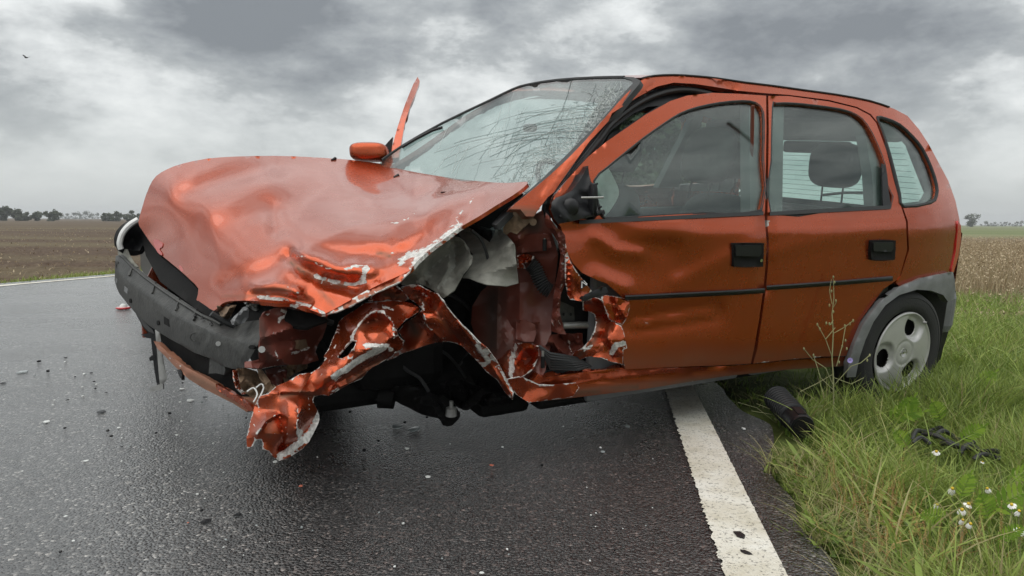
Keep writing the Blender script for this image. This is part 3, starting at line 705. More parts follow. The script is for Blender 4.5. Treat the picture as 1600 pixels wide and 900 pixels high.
def cracks():
    rnd = random.Random(11); pale = []; dk = []
    foc = (915, 215)
    def seg_(pts, r, lst):
        P = [Pd(x, y, ws_d(x, y)-.004) for x, y in pts]; lst.append(tube_geo(P, r, 3, None, False))
    poly = WS
    for k in range(34):      # long cracks sweeping down and left from the impact
        t = k/33; x0 = 965-75*t+rnd.uniform(-6, 6); y0 = 162+85*t+rnd.uniform(-4, 4)
        x1 = 640+130*rnd.random()+30*t; y1 = 210+80*t+rnd.uniform(-8, 14); bow = rnd.uniform(-22, -6)
        n = 12; pts = []
        L = rnd.uniform(.45, 1.0)
        for i in range(n+1):
            q = i/n*L; pts.append((x0+(x1-x0)*q+rnd.uniform(-1, 1), y0+(y1-y0)*q+bow*math.sin(q*math.pi)*(1)+rnd.uniform(-1.1, 1.1)))
        k2 = inpoly(pts, poly); pts = [p for p, q in zip(pts, k2) if q]
        if len(pts) > 2: seg_(pts, rnd.uniform(.0005, .0010), pale if rnd.random() < .6 else dk)
    for k in range(44):      # cross cracks
        x0 = rnd.uniform(690, 950); y0 = rnd.uniform(165, 265); an = rnd.uniform(1.8, 2.3); L = rnd.uniform(18, 95)
        pts = [(x0+math.cos(an)*L*(i/5-.5)+rnd.uniform(-1.5, 1.5), y0+math.sin(an)*L*(i/5-.5)+rnd.uniform(-1.5, 1.5)) for i in range(6)]
        k2 = inpoly(pts, poly); pts = [p for p, q in zip(pts, k2) if q]
        if len(pts) > 2: seg_(pts, rnd.uniform(.0004, .0009), pale if rnd.random() < .4 else dk)
    for k in range(650):      # fine crazing near the pillar
        t = rnd.random(); x0 = 985-165*t-abs(rnd.gauss(0, 26))-4; y0 = 138+165*t+rnd.gauss(0, 7)
        an = rnd.uniform(0, math.pi); L = rnd.uniform(3, 15)
        pts = [(x0+math.cos(an)*L*(i/2-.5)+rnd.uniform(-1.5, 1.5), y0+math.sin(an)*L*(i/2-.5)+rnd.uniform(-1.5, 1.5)) for i in range(3)]
        if inpoly(pts, poly).all(): seg_(pts, rnd.uniform(.0004, .0009), pale if rnd.random() < .7 else dk)
    pts = [(893,124),(886,150),(878,172),(866,192),(858,210),(850,230)]; seg_(pts, .0012, dk)
    V, Fc = merge(*pale); o = mesh_obj('glass_cracks', V, Fc, M['crack'], wsn); tag(o, kind='stuff')
    V, Fc = merge(*dk); o = mesh_obj('dark_glass_cracks', V, Fc, M['crackd'], wsn); tag(o, kind='stuff')
cracks()
# wiper on the far side and washer nozzles
tube('wiper', [Pd(x, y, ws_d(x, y)-.02) for x, y in [(628,230),(650,217),(675,204),(691,199)]], .007, M['black'], CAR, seg=6)
# --- roof: rail line of the near side mirrored across
rail = [(990,121),(1022,118),(1053,116.8),(1086,118.6),(1119,122),(1162,128),(1207,133.6),(1257,140.6),(1308,147.6),(1359,157.2),(1397,169.8)]
def mirror(P, B=1.6):
    a, b, z = inv(P); return car(a, B-b, z)
N0 = [PS(x, y, .014)-cv*.006 for x, y in rail]; F0 = [mirror(p) for p in N0]
rows = []
topedge = [(990,121.8),(975,120.2),(945,120.4),(915,121.6),(885,123),(858,126),(835,130),(817,134),(801,139)]
for k in range(9):
    t = k/8
    rows.append([n*(1-t)+f*t+cv*(.035*math.sin(math.pi*t)*(.3+.7*min(1, i/3)))for i, (n, f) in enumerate(zip(N0, F0))])
    rows[-1][0] = Pd(topedge[k][0], topedge[k][1], ws_d(*topedge[k])+.004)
V, Fc = loft(rows); mesh_obj('roof', V, Fc, M['paint'], CAR)
V, Fc = loft([[p-cv*.05 for p in r[1:]] for r in rows]); mesh_obj('headliner', V, Fc, M['headliner'], CAR)
# --- far side: the same openings mirrored
def mir_panel(src, name, mat, parent):
    me = src.data; org = world_org(src.parent)
    V = [mirror(v.co+org) for v in me.vertices]; Fc = [tuple(p.vertices)[::-1] for p in me.polygons]
    return mesh_obj(name, V, Fc, mat, parent)
o = mir_panel(rd, 'rear_door', M['paint'], CAR); o['label'] = 'far side rear door seen through the cabin'
for c in rd.children:
    if c.name.startswith('window_glass'): mir_panel(c, 'window_glass', M['glass'], o)
o = mir_panel(qp, 'rear_quarter_panel', M['paint'], CAR)
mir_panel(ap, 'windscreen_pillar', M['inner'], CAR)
# interior trims: pillars, near B pillar, far pillars
def trim3(name, pts, th, mat, parent, ax=None):
    """pts car-frame polygon (a,b,z), extruded inward by th along +b"""
    V = [car(*p) for p in pts]+[car(p[0], p[1]+th, p[2]) for p in pts]; n = len(pts)
    Fc = [tuple(range(n))[::-1], tuple(range(n, 2*n))]+[(i, (i+1) % n, n+(i+1) % n, n+i) for i in range(n)]
    return mesh_obj(name, V, Fc, mat, parent, smooth=False)
def acz(px, py, off=0.0):
    return inv(PS(px, py, off))
for fm in (False, True):
    for pts in ([(1170,150),(1225,150),(1222,340),(1172,340)], [(1315,160),(1342,182),(1352,212),(1362,270),(1366,330),(1402,328),(1392,285),(1378,240),(1366,196),(1350,165)],
                [(1380,175),(1405,184),(1440,215),(1462,260),(1475,310),(1475,335),(1405,335),(1405,322),(1452,316),(1461,300),(1452,265),(1436,235),(1415,210),(1385,190)]):
        q = [acz(x, y, .022) for x, y in pts]
        V = [car(a, b, z) for a, b, z in q]; V2 = [car(a, b+.05, z) for a, b, z in q]
        if fm: V = [mirror(v) for v in V]; V2 = [mirror(v) for v in V2]
        n = len(V); Fc = [tuple(range(n)), tuple(range(n, 2*n))[::-1]]+[(i, (i+1) % n, n+(i+1) % n, n+i) for i in range(n)]
        mesh_obj('pillar_trim', V+V2, Fc, M['headliner'], CAR, smooth=False)
def cbox(name, a0, a1, b0, b1, z0, z1, mat, parent=CAR, bev=.02):
    V = [car(a, b, z) for a in (a0, a1) for b in (b0, b1) for z in (z0, z1)]
    Fc = [(0, 1, 3, 2), (4, 6, 7, 5), (0, 4, 5, 1), (2, 3, 7, 6), (0, 2, 6, 4), (1, 5, 7, 3)]
    o = mesh_obj(name, V, Fc, mat, parent, smooth=False)
    if bev: bevel_mod(o, bev)
    return o
cbox('floor_pan', -.45, 1.85, .16, 1.50, .21, .26, M['dark'])
cbox('far_inner_wing', 2.0, 3.0, 1.36, 1.42, .25, .86, M['dark'])
cbox('undertray', 1.95, 2.62, .48, 1.42, .19, .30, M['dark'], bev=.04)
cbox('subframe', 1.80, 2.02, .30, 1.40, .15, .24, M['dark'], bev=.03)
cbox('bulkhead', 1.93, 1.98, .40, 1.5, .2, .86, M['dark'])
cbox('door_card', .95, 1.7, .075, .105, .25, .80, M['headliner'])
cbox('door_card', .05, .88, .075, .105, .25, .82, M['headliner'])
cbox('door_card', .05, .88, 1.495, 1.525, .25, .82, M['headliner'])
cbox('dashboard', 1.50, 1.90, .24, 1.46, .56, .86, M['headliner'], bev=.07)
cbox('parcel_shelf', -.45, -.12, .14, 1.46, .82, .85, M['headliner'])
cbox('boot_side', -.45, .05, .09, .13, .2, .84, M['dark']); cbox('boot_side', -.45, .05, 1.47, 1.51, .2, .84, M['dark'])
# far sill and far fender stub
cbox('far_sill', .25, 1.95, 1.50, 1.56, .16, .30, M['paint'])
# hatch with rear window
def hat(a, b, z): return car(a, b, z)
def hatch_a(z): return -.14-.30*((1.36-z)/.5)**1.1 if z < 1.36 else -.14
zs = [.30, .55, .80, .90, .96, 1.05, 1.15, 1.24, 1.30, 1.345, 1.40]; bs = [.14, .20, .28, .45, .65, .80, .95, 1.15, 1.32, 1.40, 1.46]
def hz_(z): return (-.56 if z < .86 else hatch_a(z))
V = []; Fc = []
for z in zs:
    ins = max(0, (z-.87))*.30
    for b in bs:
        bb = .8+(b-.8)*(1-ins*.9); q = 1-((b-.8)/.66)**2
        V.append(car(-.02, bb, 1.385+.035*q) if z == 1.40 else car(hz_(z)-.05*q, bb, z))
nb = len(bs)
for j in range(len(zs)-1):
    for i in range(nb-1):
        win = 3 <= j <= 6 and 1 <= i <= nb-3
        if not win: Fc.append((j*nb+i, j*nb+i+1, (j+1)*nb+i+1, (j+1)*nb+i))
hatch = mesh_obj('tailgate', V, Fc, M['paint'], CAR)
mesh_obj('tailgate_lining', [v+cu*.03 for v in V], [f[::-1] for f in Fc], M['headliner'], hatch)
VW = []
for z in (.90, .99, 1.08, 1.17, 1.24):
    ins = (z-.87)*.30
    for k in range(9):
        b = .20+1.20*k/8; bb = .8+(b-.8)*(1-ins*.9); VW.append(car(hz_(z)-.05*(1-((b-.8)/.66)**2)+.006, bb, z))
mesh_obj('rear_window', VW, [(j*9+i, j*9+i+1, (j+1)*9+i+1, (j+1)*9+i) for j in range(4) for i in range(8)], M['rglass'], hatch)
g = []
for k in range(11):
    z = .93+.028*k; ins = (z-.87)*.30; P = []
    for q in range(7):
        b = .24+1.12*q/6; bb = .8+(b-.8)*(1-ins*.9); P.append(car(hz_(z)-.05*(1-((b-.8)/.66)**2)+.012, bb, z))
    g.append(tube_geo(P, .0011, 3, None, False))
V, Fc = merge(*g); tag(mesh_obj('heater_wires', V, Fc, M['dark'], hatch), kind='stuff')
tube('rear_wiper', [car(-.50, .95, .93), car(-.50, .8, .955), car(-.50, .60, .97)], .008, M['black'], hatch, seg=6)
cbox('rear_bumper', -.60, -.48, .12, 1.48, .28, .52, M['trim'], bev=.05)
cbox('roof_lining_edge', -.13, .06, .22, 1.38, 1.235, 1.345, M['headliner'])
print('roof tail', [tuple(round(v, 2) for v in inv(p)) for p in (N0[-1], N0[-2], N0[0])])
cbox('high_brake_lamp', -.24, -.16, .58, .98, 1.17, 1.235, M['black'], bev=.015)
# --- seats
def seat(a, b, label, back=True, headp=None, tilt=.24, w=.50):
    X = [cu, cw, cv]
    st = mesh_obj('seat', *superell(car(a+.22, b, .42), (.26, w/2, .09), X, .5), M['cloth'], CAR); st['label'] = label
    bx = (cu*math.cos(tilt)+cv*math.sin(tilt)).normalized(); bz = (cv*math.cos(tilt)-cu*math.sin(tilt)).normalized()
    mesh_obj('backrest', *superell(car(a-.08, b, .68), (.075, w/2*.94, .31), [bx, cw, bz], .55, 28, 18), M['cloth'], st)
    return st, bx, bz
def head(st, c, bx, bz, w=.27, h=.21):
    hd = mesh_obj('headrest', *superell(c, (.055, w/2, h/2), [bx, cw, bz], .62, 24, 16), M['cloth'], st)
    for s in (-1, 1): tube('headrest_post', [c-bz*(h/2-.02)+cw*(.06*s), c-bz*(h/2+.07)+cw*(.06*s)], .005, M['dark'], hd)
st, bx, bz = seat(.93, .42, 'near front seat with dark headrest'); head(st, PB(1107, 243, .42), bx, bz, .27, .245)
st, bx, bz = seat(1.0, 1.16, 'far front seat with dark headrest'); head(st, PB(973, 236, 1.16), bx, bz, .26, .22)
cbox('rear_bench', .0, .45, .12, 1.48, .34, .50, M['cloth'], bev=.06)
st = cbox('rear_backrest', -.12, .02, .13, 1.47, .45, .90, M['cloth'], bev=.05)
head(st, PB(1305, 258, .45), cu, cv, .28, .22); head(st, PB(1305, 258, .45)+cw*.72, cu, cv, .28, .22)
tube('seat_belt', [PB(1176, 165, .14), PB(1175, 230, .15), PB(1170, 330, .15)], .008, M['inner'], CAR, seg=5)
# steering wheel and airbag
c = PB(880, 306, .42)
ring = [c+(cw*math.cos(t)+(cv*.85+cu*.5).normalized()*math.sin(t))*.155 for t in np.linspace(0, 2*math.pi, 33)]
sw = tube('steering_wheel', ring, .011, M['black'], CAR, seg=8, caps=False)
tube('spoke', [ring[0], c, ring[16]], .018, M['black'], sw, seg=6); tube('spoke', [c, ring[24]], .018, M['black'], sw, seg=6)
mesh_obj('rear_view_mirror', *superell(PB(828, 200, .80), (.010, .055, .018), [cu, cw, cv], .6), M['black'], CAR)
ab_d = tps([ab(945,300,.40), ab(925,280,.38), ab(963,295,.44), ab(940,335,.38), ab(955,262,.46)])
panel('airbag', [(924,268),(938,256),(950,262),(960,280),(967,297),(966,308),(958,322),(945,338),(925,342),(915,320),(918,290)], M['airbag'], ab_d, CAR, sp=6, th=.06, sm=1, disp=crum(22, .03, 3.3))
# ------------------------------------------------------------------ bonnet
BN = [(216,347),(222,325),(227,308),(234,290),(244,275),(262,264),(284,256),(322,248),(368,244.5),(428,243.5),(478,245),(518,247.5),(540,249),(598,256),(615,262),(660,271),(720,280),(770,285),(800,285.5),(824,284),(819,292),(800,306),(775,321),(750,337),(719,355),(700,369),(682,382),(665,396),(650,410),(643,420),(630,428),(600,441),(574,454),(540,473),(508,490),(496,488),(480,482),(456,474),(430,474),(400,470),(368,470),(352,472),(343,478),(334,485.5),(322,478),(310,470),(307,468),(310,451),(297,437),(284,425),(266,410),(249.5,396),(238,383),(229,370),(221,358)]
bn_a = [ab(216,347,1.38), ab(234,290,1.46), ab(262,264,1.50), ab(322,248,1.50), ab(428,243.5,1.52), ab(540,249,1.52), ab(598,256,1.46), ab(720,280,.76), ab(824,284,.12),
        ab(775,321,.10), ab(719,355,.08), ab(665,396,.04), ab(600,441,.03), ab(508,490,.06), ab(456,474,.12), ab(400,470,.20), ab(334,485.5,.42), ab(284,425,.80), ab(249.5,396,1.10), ab(229,370,1.30),
        (270,300,dB(270,300,1.22)), (330,340,dB(330,340,.88)), (400,400,dB(400,400,.42)), (500,400,dB(500,400,.22)), (420,320,dB(420,320,.88)), (520,300,dB(520,300,.92)), (560,370,dB(560,370,.30)), (640,320,dB(640,320,.48)), (700,310,dB(700,310,.42)), (420,270,dB(420,270,1.22))]
bn_d = tps(bn_a)
bnd = addf(facet(70, .011, 5), lambda P: facet(26, .012, 8)(P)*np.clip(1.1-seg_dist(P, [(400,465),(480,450),(560,420),(640,395),(720,340)])/48, 0, 1), cusp([(620,345),(560,352),(500,378),(452,402)], -.014, 9), cusp([(300,290),(330,330),(340,400),(345,470)], -.008, 12), cusp([(430,345),(470,372),(520,392),(600,398)], .014, 8), cusp([(598,268),(630,300),(648,313),(690,292)], .016, 7), fold([(598,268),(700,290),(770,292)], -.012, 16), fold([(560,272),(600,300),(648,312),(690,292)], .045, 17), fold([(690,300),(760,296),(800,292)], -.03, 20), fold([(480,300),(560,330),(640,340)], .03, 26),
           fold([(290,300),(360,275),(430,262)], .035, 16), fold([(330,330),(400,300),(470,290)], -.02, 22), fold([(415,350),(440,345),(470,372)], -.02, 20), fold([(430,330),(432,360)], .02, 12),
           fold([(452,402),(470,420),(510,440),(560,452)], .045, 11), fold([(470,398),(500,408),(530,422),(580,425)], -.035, 9), fold([(400,450),(430,446),(465,458)], -.03, 8), fold([(400,460),(440,462),(480,475)], .03, 8),
           fold([(620,350),(680,330),(745,300)], -.014, 10), fold([(600,400),(650,385),(700,345)], .02, 14), fold([(540,412),(576,415)], -.02, 6), fold([(350,440),(420,420),(452,400)], .02, 14),
           lambda P: crum(30, .016, 1.7)(P)*np.clip(1-seg_dist(P, [(400,465),(480,450),(560,420),(640,395),(720,340)])/52, 0, 1))
bn = panel('bonnet', BN, M['paint'], bn_d, CAR, sp=5.5, disp=bnd, th=.012, sm=1, creases=[[(598,268),(630,300),(648,313),(665,306),(690,292),(720,292)], [(452,402),(470,420),(510,440),(560,452)]],
    scuff=[([(824,286),(760,320),(719,352)], 2, .3), ([(719,352),(690,372),(665,392),(645,412)], 9, .78), ([(665,392),(640,398),(625,410)], 11, .8), ([(745,305),(715,338),(700,360)], 4, .66), ([(460,398),(485,404),(495,413),(520,422)], 3.2, .85), ([(538,421),(555,416),(574,417)], 4.5, .9), ([(574,417),(566,434),(562,440)], 6, .95), ([(492,431),(520,440),(550,445),(572,440)], 5, .98), ([(400,464),(440,468),(480,476),(506,489)], 5.5, .85), ([(420,446),(445,446),(466,458)], 3, .7), ([(608,350),(630,346),(647,335)], 3, .8),
           ([(600,400),(640,390)], 7, .4), ([(620,375),(660,360),(700,340)], 12, .36), ([(610,420),(560,440)], 3, .4), ([(500,442),(506,446)], 4, .6), ([(590,388),(615,398)], 5, .5), ([(216,347),(221,320),(236,284)], 2.2, .55), ([(229,372),(268,413),(305,450)], 1.6, .45)],
    dirt=[([(452,408),(472,424),(510,442)], 6, 1), ([(400,455),(450,452)], 6, .7), ([(590,395),(610,400)], 5, .9), ([(518,444),(540,446)], 5, .9), ([(500,455),(520,475)], 6, .6), ([(350,462),(400,462)], 4, .5)])
bn['label'] = 'buckled bonnet with scraped, torn near edge'
fe = panel('bonnet_edge_fold', [(645,414),(640,424),(626,440),(610,447),(580,461),(544,480),(524,488),(506,491),(520,483),(548,468),(574,453),(600,440),(622,428),(636,418)], M['crush'], lambda x, y: bn_d(x, y)+.005, CAR, sp=5, th=.004, edge=.6, disp=crum(14, .012, 4.), scuff=[([(506,491),(540,474),(600,446)], 1.6, .6)], dirt=[([(530,483),(620,440)], 8, .7)])
tube('washer_nozzle', [Pd(615, 277, bn_d(615, 277)-.005), Pd(623, 274, bn_d(623, 274)-.012)], .007, M['black'], bn, seg=6, radii=[.004, .009])
tube('washer_nozzle', [Pd(518, 250, bn_d(518, 250)-.005), Pd(524, 247.5, bn_d(524, 247.5)-.012)], .006, M['black'], bn, seg=6, radii=[.004, .008])
# old red paint patches on the bonnet lip
M['redpatch'] = simple('old_red_paint', (.42, .045, .03), .35, coat=.6)
panel('red_paint_patch', [(239,376),(245,374),(250,377),(254,380),(253,386),(249,389),(253,396),(252,399),(246,394),(242,386)], M['redpatch'], lambda x, y: bn_d(x, y)-.004, bn, sp=3, th=.002, disp=bnd, sm=1)
panel('red_paint_patch', [(279,416),(282,415),(286,421),(287,427),(283,424)], M['redpatch'], lambda x, y: bn_d(x, y)-.004, bn, sp=3, th=.002, disp=bnd, sm=1)

# ------------------------------------------------------------------ rear wheel
def wheel(center, parent, flip=False):
    # axis toe and lean
    ax = (-cw+cu*.02).normalized(); X = cu.copy(); X = (X-ax*X.dot(ax)).normalized(); Y = ax.cross(X)*-1
    if Y.dot(cv) < 0: Y = -Y
    hubo = empty('x', center, None, None) if False else None
    def rev(prof, n=56):
        V = []; Fc = []; m = len(prof)
        for k in range(n):
            t = 2*math.pi*k/n; d = X*math.cos(t)+Y*math.sin(t)
            for r, h in prof: V.append(center+d*r+ax*h)
        for k in range(n):
            for j in range(m-1): Fc.append((k*m+j, ((k+1) % n)*m+j, ((k+1) % n)*m+j+1, k*m+j+1))
        return V, Fc
    tp = [(.180, -.16), (.215, -.172), (.255, -.170), (.280, -.155), (.288, -.12), (.288, -.05), (.286, -.018), (.276, .004), (.262, .010), (.245, .012), (.225, .014), (.205, .010), (.192, -.002), (.186, -.015)]
    V, Fc = rev(tp)
    # tread grooves as geometry
    ty = mesh_obj('tyre', V, Fc, M['tyre'], parent)
    V, Fc = rev([(.262, .0105), (.259, .0125), (.256, .0105)]); mesh_obj('sidewall_ring', V, Fc, M['tyre'], ty)
    V, Fc = rev([(.188, -.17), (.188, -.03), (.0, -.05)]); rim = mesh_obj('rim', V, Fc, M['dark'], parent)
    # hub cap: three broad spokes with three long openings
    n = 180; rs = [0, .022, .024, .030, .048, .052, .060, .066]+[.070+.0045*i for i in range(24)]+[.178, .182, .186, .190, .193]
    holes = [math.radians(116), math.radians(-4), math.radians(236)]
    def height(r, t):
        h = .006+.010*(1-(r/.19)**2)
        if .052 < r < .068: h -= 0.0
        if r <= .066: h -= .006*max(0, 1-abs(r-.056)/.010); 
        if r < .052: h -= .006*(1-(r/.052)**2)
        if r > .178: h += .006*math.sin((r-.178)/.015*math.pi)
        hm = 0
        for a in holes:
            da = (t-a+math.pi) % (2*math.pi)-math.pi
            x = r*math.cos(da)-.128; y = r*math.sin(da)
            q = (abs(x)/.052)**2.4+(abs(y)/.060)**2.4
            hm = max(hm, 1/(1+math.exp((q-1.15)*7)))
        return h-.020*hm
    def ishole(r, t):
        for a in holes:
            da = (t-a+math.pi) % (2*math.pi)-math.pi
            x = r*math.cos(da)-.120; y = r*math.sin(da)+.010
            if (abs(x)/.036)**2.2+(abs(y)/.044)**2.2 < 1: return True
        return False
    V = []; Fc = []
    for r in rs:
        for k in range(n):
            t = 2*math.pi*k/n; V.append(center+X*(r*math.cos(t))+Y*(r*math.sin(t))+ax*(height(r, t)+.004))
    for j in range(len(rs)-1):
        for k in range(n):
            tm = 2*math.pi*(k+.5)/n; rm = (rs[j]+rs[j+1])/2
            if ishole(rm, tm): continue
            Fc.append((j*n+k, j*n+(k+1) % n, (j+1)*n+(k+1) % n, (j+1)*n+k))
    hc = mesh_obj('hubcap', V, Fc, M['cap'], parent)
    sol = hc.modifiers.new('thickness', 'SOLIDIFY'); sol.thickness = .004; sol.offset = -1
    # round emblem with a flash across it
    ring = [center+X*(.021*math.cos(t))+Y*(.021*math.sin(t))+ax*.0135 for t in np.linspace(0, 2*math.pi, 25)]
    g1 = tube_geo(ring, .0022, 6, None, False)
    fl = [(-.028, .002), (.006, .004), (-.004, -.003), (.028, -.002)]
    g2 = tube_geo([center+X*x+Y*(y)+ax*.0145 for x, y in fl], .0024, 5)
    V, Fc = merge(g1, g2); em = mesh_obj('emblem', V, Fc, M['chrome'], hc, sharp=50)
    c2 = center-Y*.036+X*.018+ax*.012; tube('bolt_hole', [c2, c2+ax*.003], .006, M['dark'], hc, seg=10)
    c3 = center+X*-.118+Y*.135+ax*.010; tube('valve', [c3, c3+ax*.014-X*.006], .006, M['steel'], hc, seg=8)
wc = HUB - cw*(-.012)
WH = bpy.data.objects.new('wheel', None); COL.objects.link(WH); WH.parent = CAR; WH.location = wc-world_org(CAR)
wheel(wc, WH)
WH2 = bpy.data.objects.new('wheel', None); COL.objects.link(WH2); WH2.parent = CAR
far_c = mirror(wc)
def simple_wheel(c, parent):
    ax = cw; V = []; Fc = []; prof = [(.0, .0), (.18, .0), (.19, .01), (.27, .0), (.288, -.03), (.288, -.14), (.25, -.17), (.0, -.16)]; n = 32; m = len(prof)
    for k in range(n):
        t = 2*math.pi*k/n
        for r, h in prof: V.append(c+(cu*math.cos(t)+cv*math.sin(t))*r+ax*h)
    for k in range(n):
        for j in range(m-1): Fc.append((k*m+j, k*m+j+1, ((k+1) % n)*m+j+1, ((k+1) % n)*m+j))
    return mesh_obj('tyre', V, Fc, M['tyre'], parent)
WH2.location = far_c-world_org(CAR); simple_wheel(far_c+cv*.0, WH2)
WH3 = bpy.data.objects.new('wheel', None); COL.objects.link(WH3); WH3.parent = CAR
fc = car(2.40, 1.50, .26); WH3.location = fc-world_org(CAR); simple_wheel(fc, WH3)
tube('rear_axle_beam', [HUB+cw*.2, far_c-cw*.2], .04, M['dark'], CAR)

# ------------------------------------------------------------------ crushed front
fold = cusp
rs_ = random.Random(4)
def streaks(x0, y0, x1, y1, n, ang, L, st=.66, w=1.8):
    out = []
    for _ in range(n):
        x = rs_.uniform(x0, x1); y = rs_.uniform(y0, y1); a = ang+rs_.uniform(-.3, .3); l = rs_.uniform(.4, 1)*L
        out.append(([(x-math.cos(a)*l/2, y-math.sin(a)*l/2), (x+math.cos(a)*l/2, y+math.sin(a)*l/2)], w, st*rs_.uniform(.8, 1.15)))
    return out
# engine bay masses kept well behind the torn panels
cbox('engine_block', 2.15, 2.62, .62, 1.20, .32, .66, M['dark'], bev=.05)
cbox('gearbox', 2.10, 2.45, .42, .64, .26, .48, M['dark'], bev=.06)
def crumpled(name, pts, depth, mat, sp=6, amp=.012, sc=14, seed=1., th=.004, parent=CAR, **k):
    d = addf(facet(sc*1.05, amp*1.9, int(seed*7)), facet(sc*.5, amp*.45, int(seed*11)), crum(sc*.8, amp*.08, seed))
    k.setdefault('sharp', 24)
    ex = k.pop('extra', None)
    if mat == 'crush': k.setdefault('edge', .56)
    return panel(name, pts, M[mat], depth, parent, sp=sp, disp=addf(d, ex) if ex else d, th=th, **k)
# inner front wing wall and bulkhead seen through the wheel well
well_d = tps([ab(560,470,.62), ab(560,640,.60), ab(700,460,.55), ab(760,450,.42), ab(790,620,.30), ab(690,640,.52)])
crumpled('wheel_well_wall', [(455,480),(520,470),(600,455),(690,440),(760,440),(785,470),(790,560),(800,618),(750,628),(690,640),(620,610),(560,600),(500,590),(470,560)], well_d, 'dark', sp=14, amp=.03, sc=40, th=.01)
# red structure behind the missing wing: door hinge pillar and bulkhead side
hp_d = tps([ab(735,480,.36), ab(740,560,.30), ab(780,370,.18), ab(780,600,.10), ab(830,350,.09), ab(862,400,.08), ab(858,560,.06), ab(810,480,.17), ab(845,480,.15), ab(800,420,.20), ab(770,450,.30), ab(762,520,.26)])
rib = addf(fold([(778,445),(776,545)], -.018, 4), fold([(793,450),(790,540)], -.014, 5), fold([(810,380),(812,540)], -.02, 7), fold([(835,400),(833,540)], .012, 10), fold([(805,372),(862,366)], -.012, 6), fold([(806,398),(860,392)], .012, 4), fold([(745,500),(776,497)], -.01, 5), fold([(740,478),(778,470)], .012, 4), fold([(805,500),(838,503)], -.015, 5), fold([(808,515),(840,515)], .01, 4))
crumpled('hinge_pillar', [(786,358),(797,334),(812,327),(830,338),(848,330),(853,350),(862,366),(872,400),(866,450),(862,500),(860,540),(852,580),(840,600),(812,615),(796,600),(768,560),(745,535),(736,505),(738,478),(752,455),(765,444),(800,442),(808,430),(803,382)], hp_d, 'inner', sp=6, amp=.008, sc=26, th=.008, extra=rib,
         dirt=[([(800,340),(835,350)], 22, 1.1), ([(770,460),(770,540)], 26, .8), ([(795,540),(800,600)], 20, .6)], creases=[[(778,445),(776,545)], [(812,380),(812,540)]])
panel('cowl_corner', [(786,356),(795,335),(812,325),(842,326),(834,340),(822,352),(808,366),(798,362),(792,368),(786,364)], M['rust'], lambda x, y: hp_d(x, y)-.03, CAR, sp=5, th=.01, disp=crum(14, .02, 5.), jag=2)
tube('grommet', [Pd(833, 347, hp_d(833, 347)-.025), Pd(833, 347, hp_d(833, 347)-.032)], .012, M['rust'], CAR, seg=14)
crumpled('pillar_brace', [(806,372),(830,366),(858,366),(862,386),(845,392),(806,396)], lambda x, y: hp_d(x, y)-.018, 'inner', sp=6, amp=.008, sc=20, seed=8.)
crumpled('wing_mount_scrap', [(808,400),(822,396),(834,400),(830,410),(816,412),(822,420),(810,418)], lambda x, y: hp_d(x, y)-.03, 'crush', sp=4, amp=.02, sc=9, seed=3.)
crumpled('hinge_plate', [(806,500),(822,500),(836,507),(838,520),(834,534),(818,534),(806,530)], lambda x, y: hp_d(x, y)-.02, 'inner', sp=5, amp=.006, sc=20, seed=2.)
crumpled('wing_root', [(777,549),(790,540),(806,536),(826,536),(841.7,542),(841.7,557),(831,577),(816,589),(791.6,594),(776,567)], lambda x, y: hp_d(x, y)-.05, 'crush', sp=4.5, amp=.035, sc=26, seed=9., scuff=[([(806,540),(800,560),(798,588)], 9, .75)], dirt=[([(790,560),(810,590)], 10, .6)])
crumpled('sill_end', [(791,593),(811,589),(821,591),(843,601),(862,602),(900,598),(905,606),(895,620),(850,626),(826,629),(806,616)], sideo(-.01), 'crush', sp=5, amp=.014, sc=40, seed=4., scuff=[([(821,591),(843,601),(862,603)], 2.5, .95)])
# hinges and cable boot
for (x, y) in ((851, 383), (848, 566)):
    p = [Pd(x, y-9, hp_d(x, y)-.03), Pd(x, y+9, hp_d(x, y)-.03)]; h = tube('door_hinge', p, .007, M['dark'], CAR, seg=8); tube('hinge_bolt', [p[0]+cv*.0, p[0]+cv*.02], .005, M['steel'], h)
bp = smooth_poly([(828,412),(836,420),(842,434),(850,448),(860,455)], 3, False)
BP = [Pd(x, y, hp_d(842, 434)-.055) for x, y in bp]
tube('cable_boot', BP, .022, M['rubber'], CAR, seg=14, radii=[.024+(.004 if i % 2 else -.003) for i in range(len(BP))])
for k in range(7):
    tube('loose_cable', [Pd(842+k*1.5, 540+k*3, hp_d(850, 560)-.03), Pd(860, 552+k*4, hp_d(855, 560)-.04+.004*k), Pd(885+k*3, 556+k*3.6, hp_d(858, 560)-.02), Pd(905+k*3, 560+k*2, hp_d(858, 560)+.03)], .005, M['rubber'], CAR, seg=5)
# grey wheel-arch liner, two buckled sheets
la_d = tps([ab(644,420,.14), ab(692,377,.20), ab(724,377,.20), ab(737,412,.10), ab(715,443,.08), ab(692,465,.09), ab(640,442,.18), ab(690,410,.22)])
crumpled('arch_liner', [(644.4,419.5),(655,405),(674.6,391),(692.4,377),(706.6,368),(715.5,370.6),(724.4,377),(732.4,387.5),(734,396.4),(738.6,400),(737,412.4),(724,426.6),(715.5,442.6),(710,453),(692.4,465.7),(682,457),(671,450),(655,443),(635.5,446),(628,445),(626.7,435.5),(639,426.6)], la_d, 'liner', sp=4.5, amp=.02, sc=22, seed=3.,
    extra=addf(fold([(650,440),(690,405),(706,388)], .03, 6), fold([(706,388),(725,385),(735,396)], -.02, 4), fold([(668,452),(672,430),(655,408)], -.015, 3), fold([(676,450),(715,425)], -.008, 3)))
lb_d = tps([ab(723,434,.16), ab(806,409,.02), ab(809,442,.03), ab(776,356,.30), ab(745,364,.34), ab(738,398,.24), ab(803,380,.05), ab(760,444,.06)])
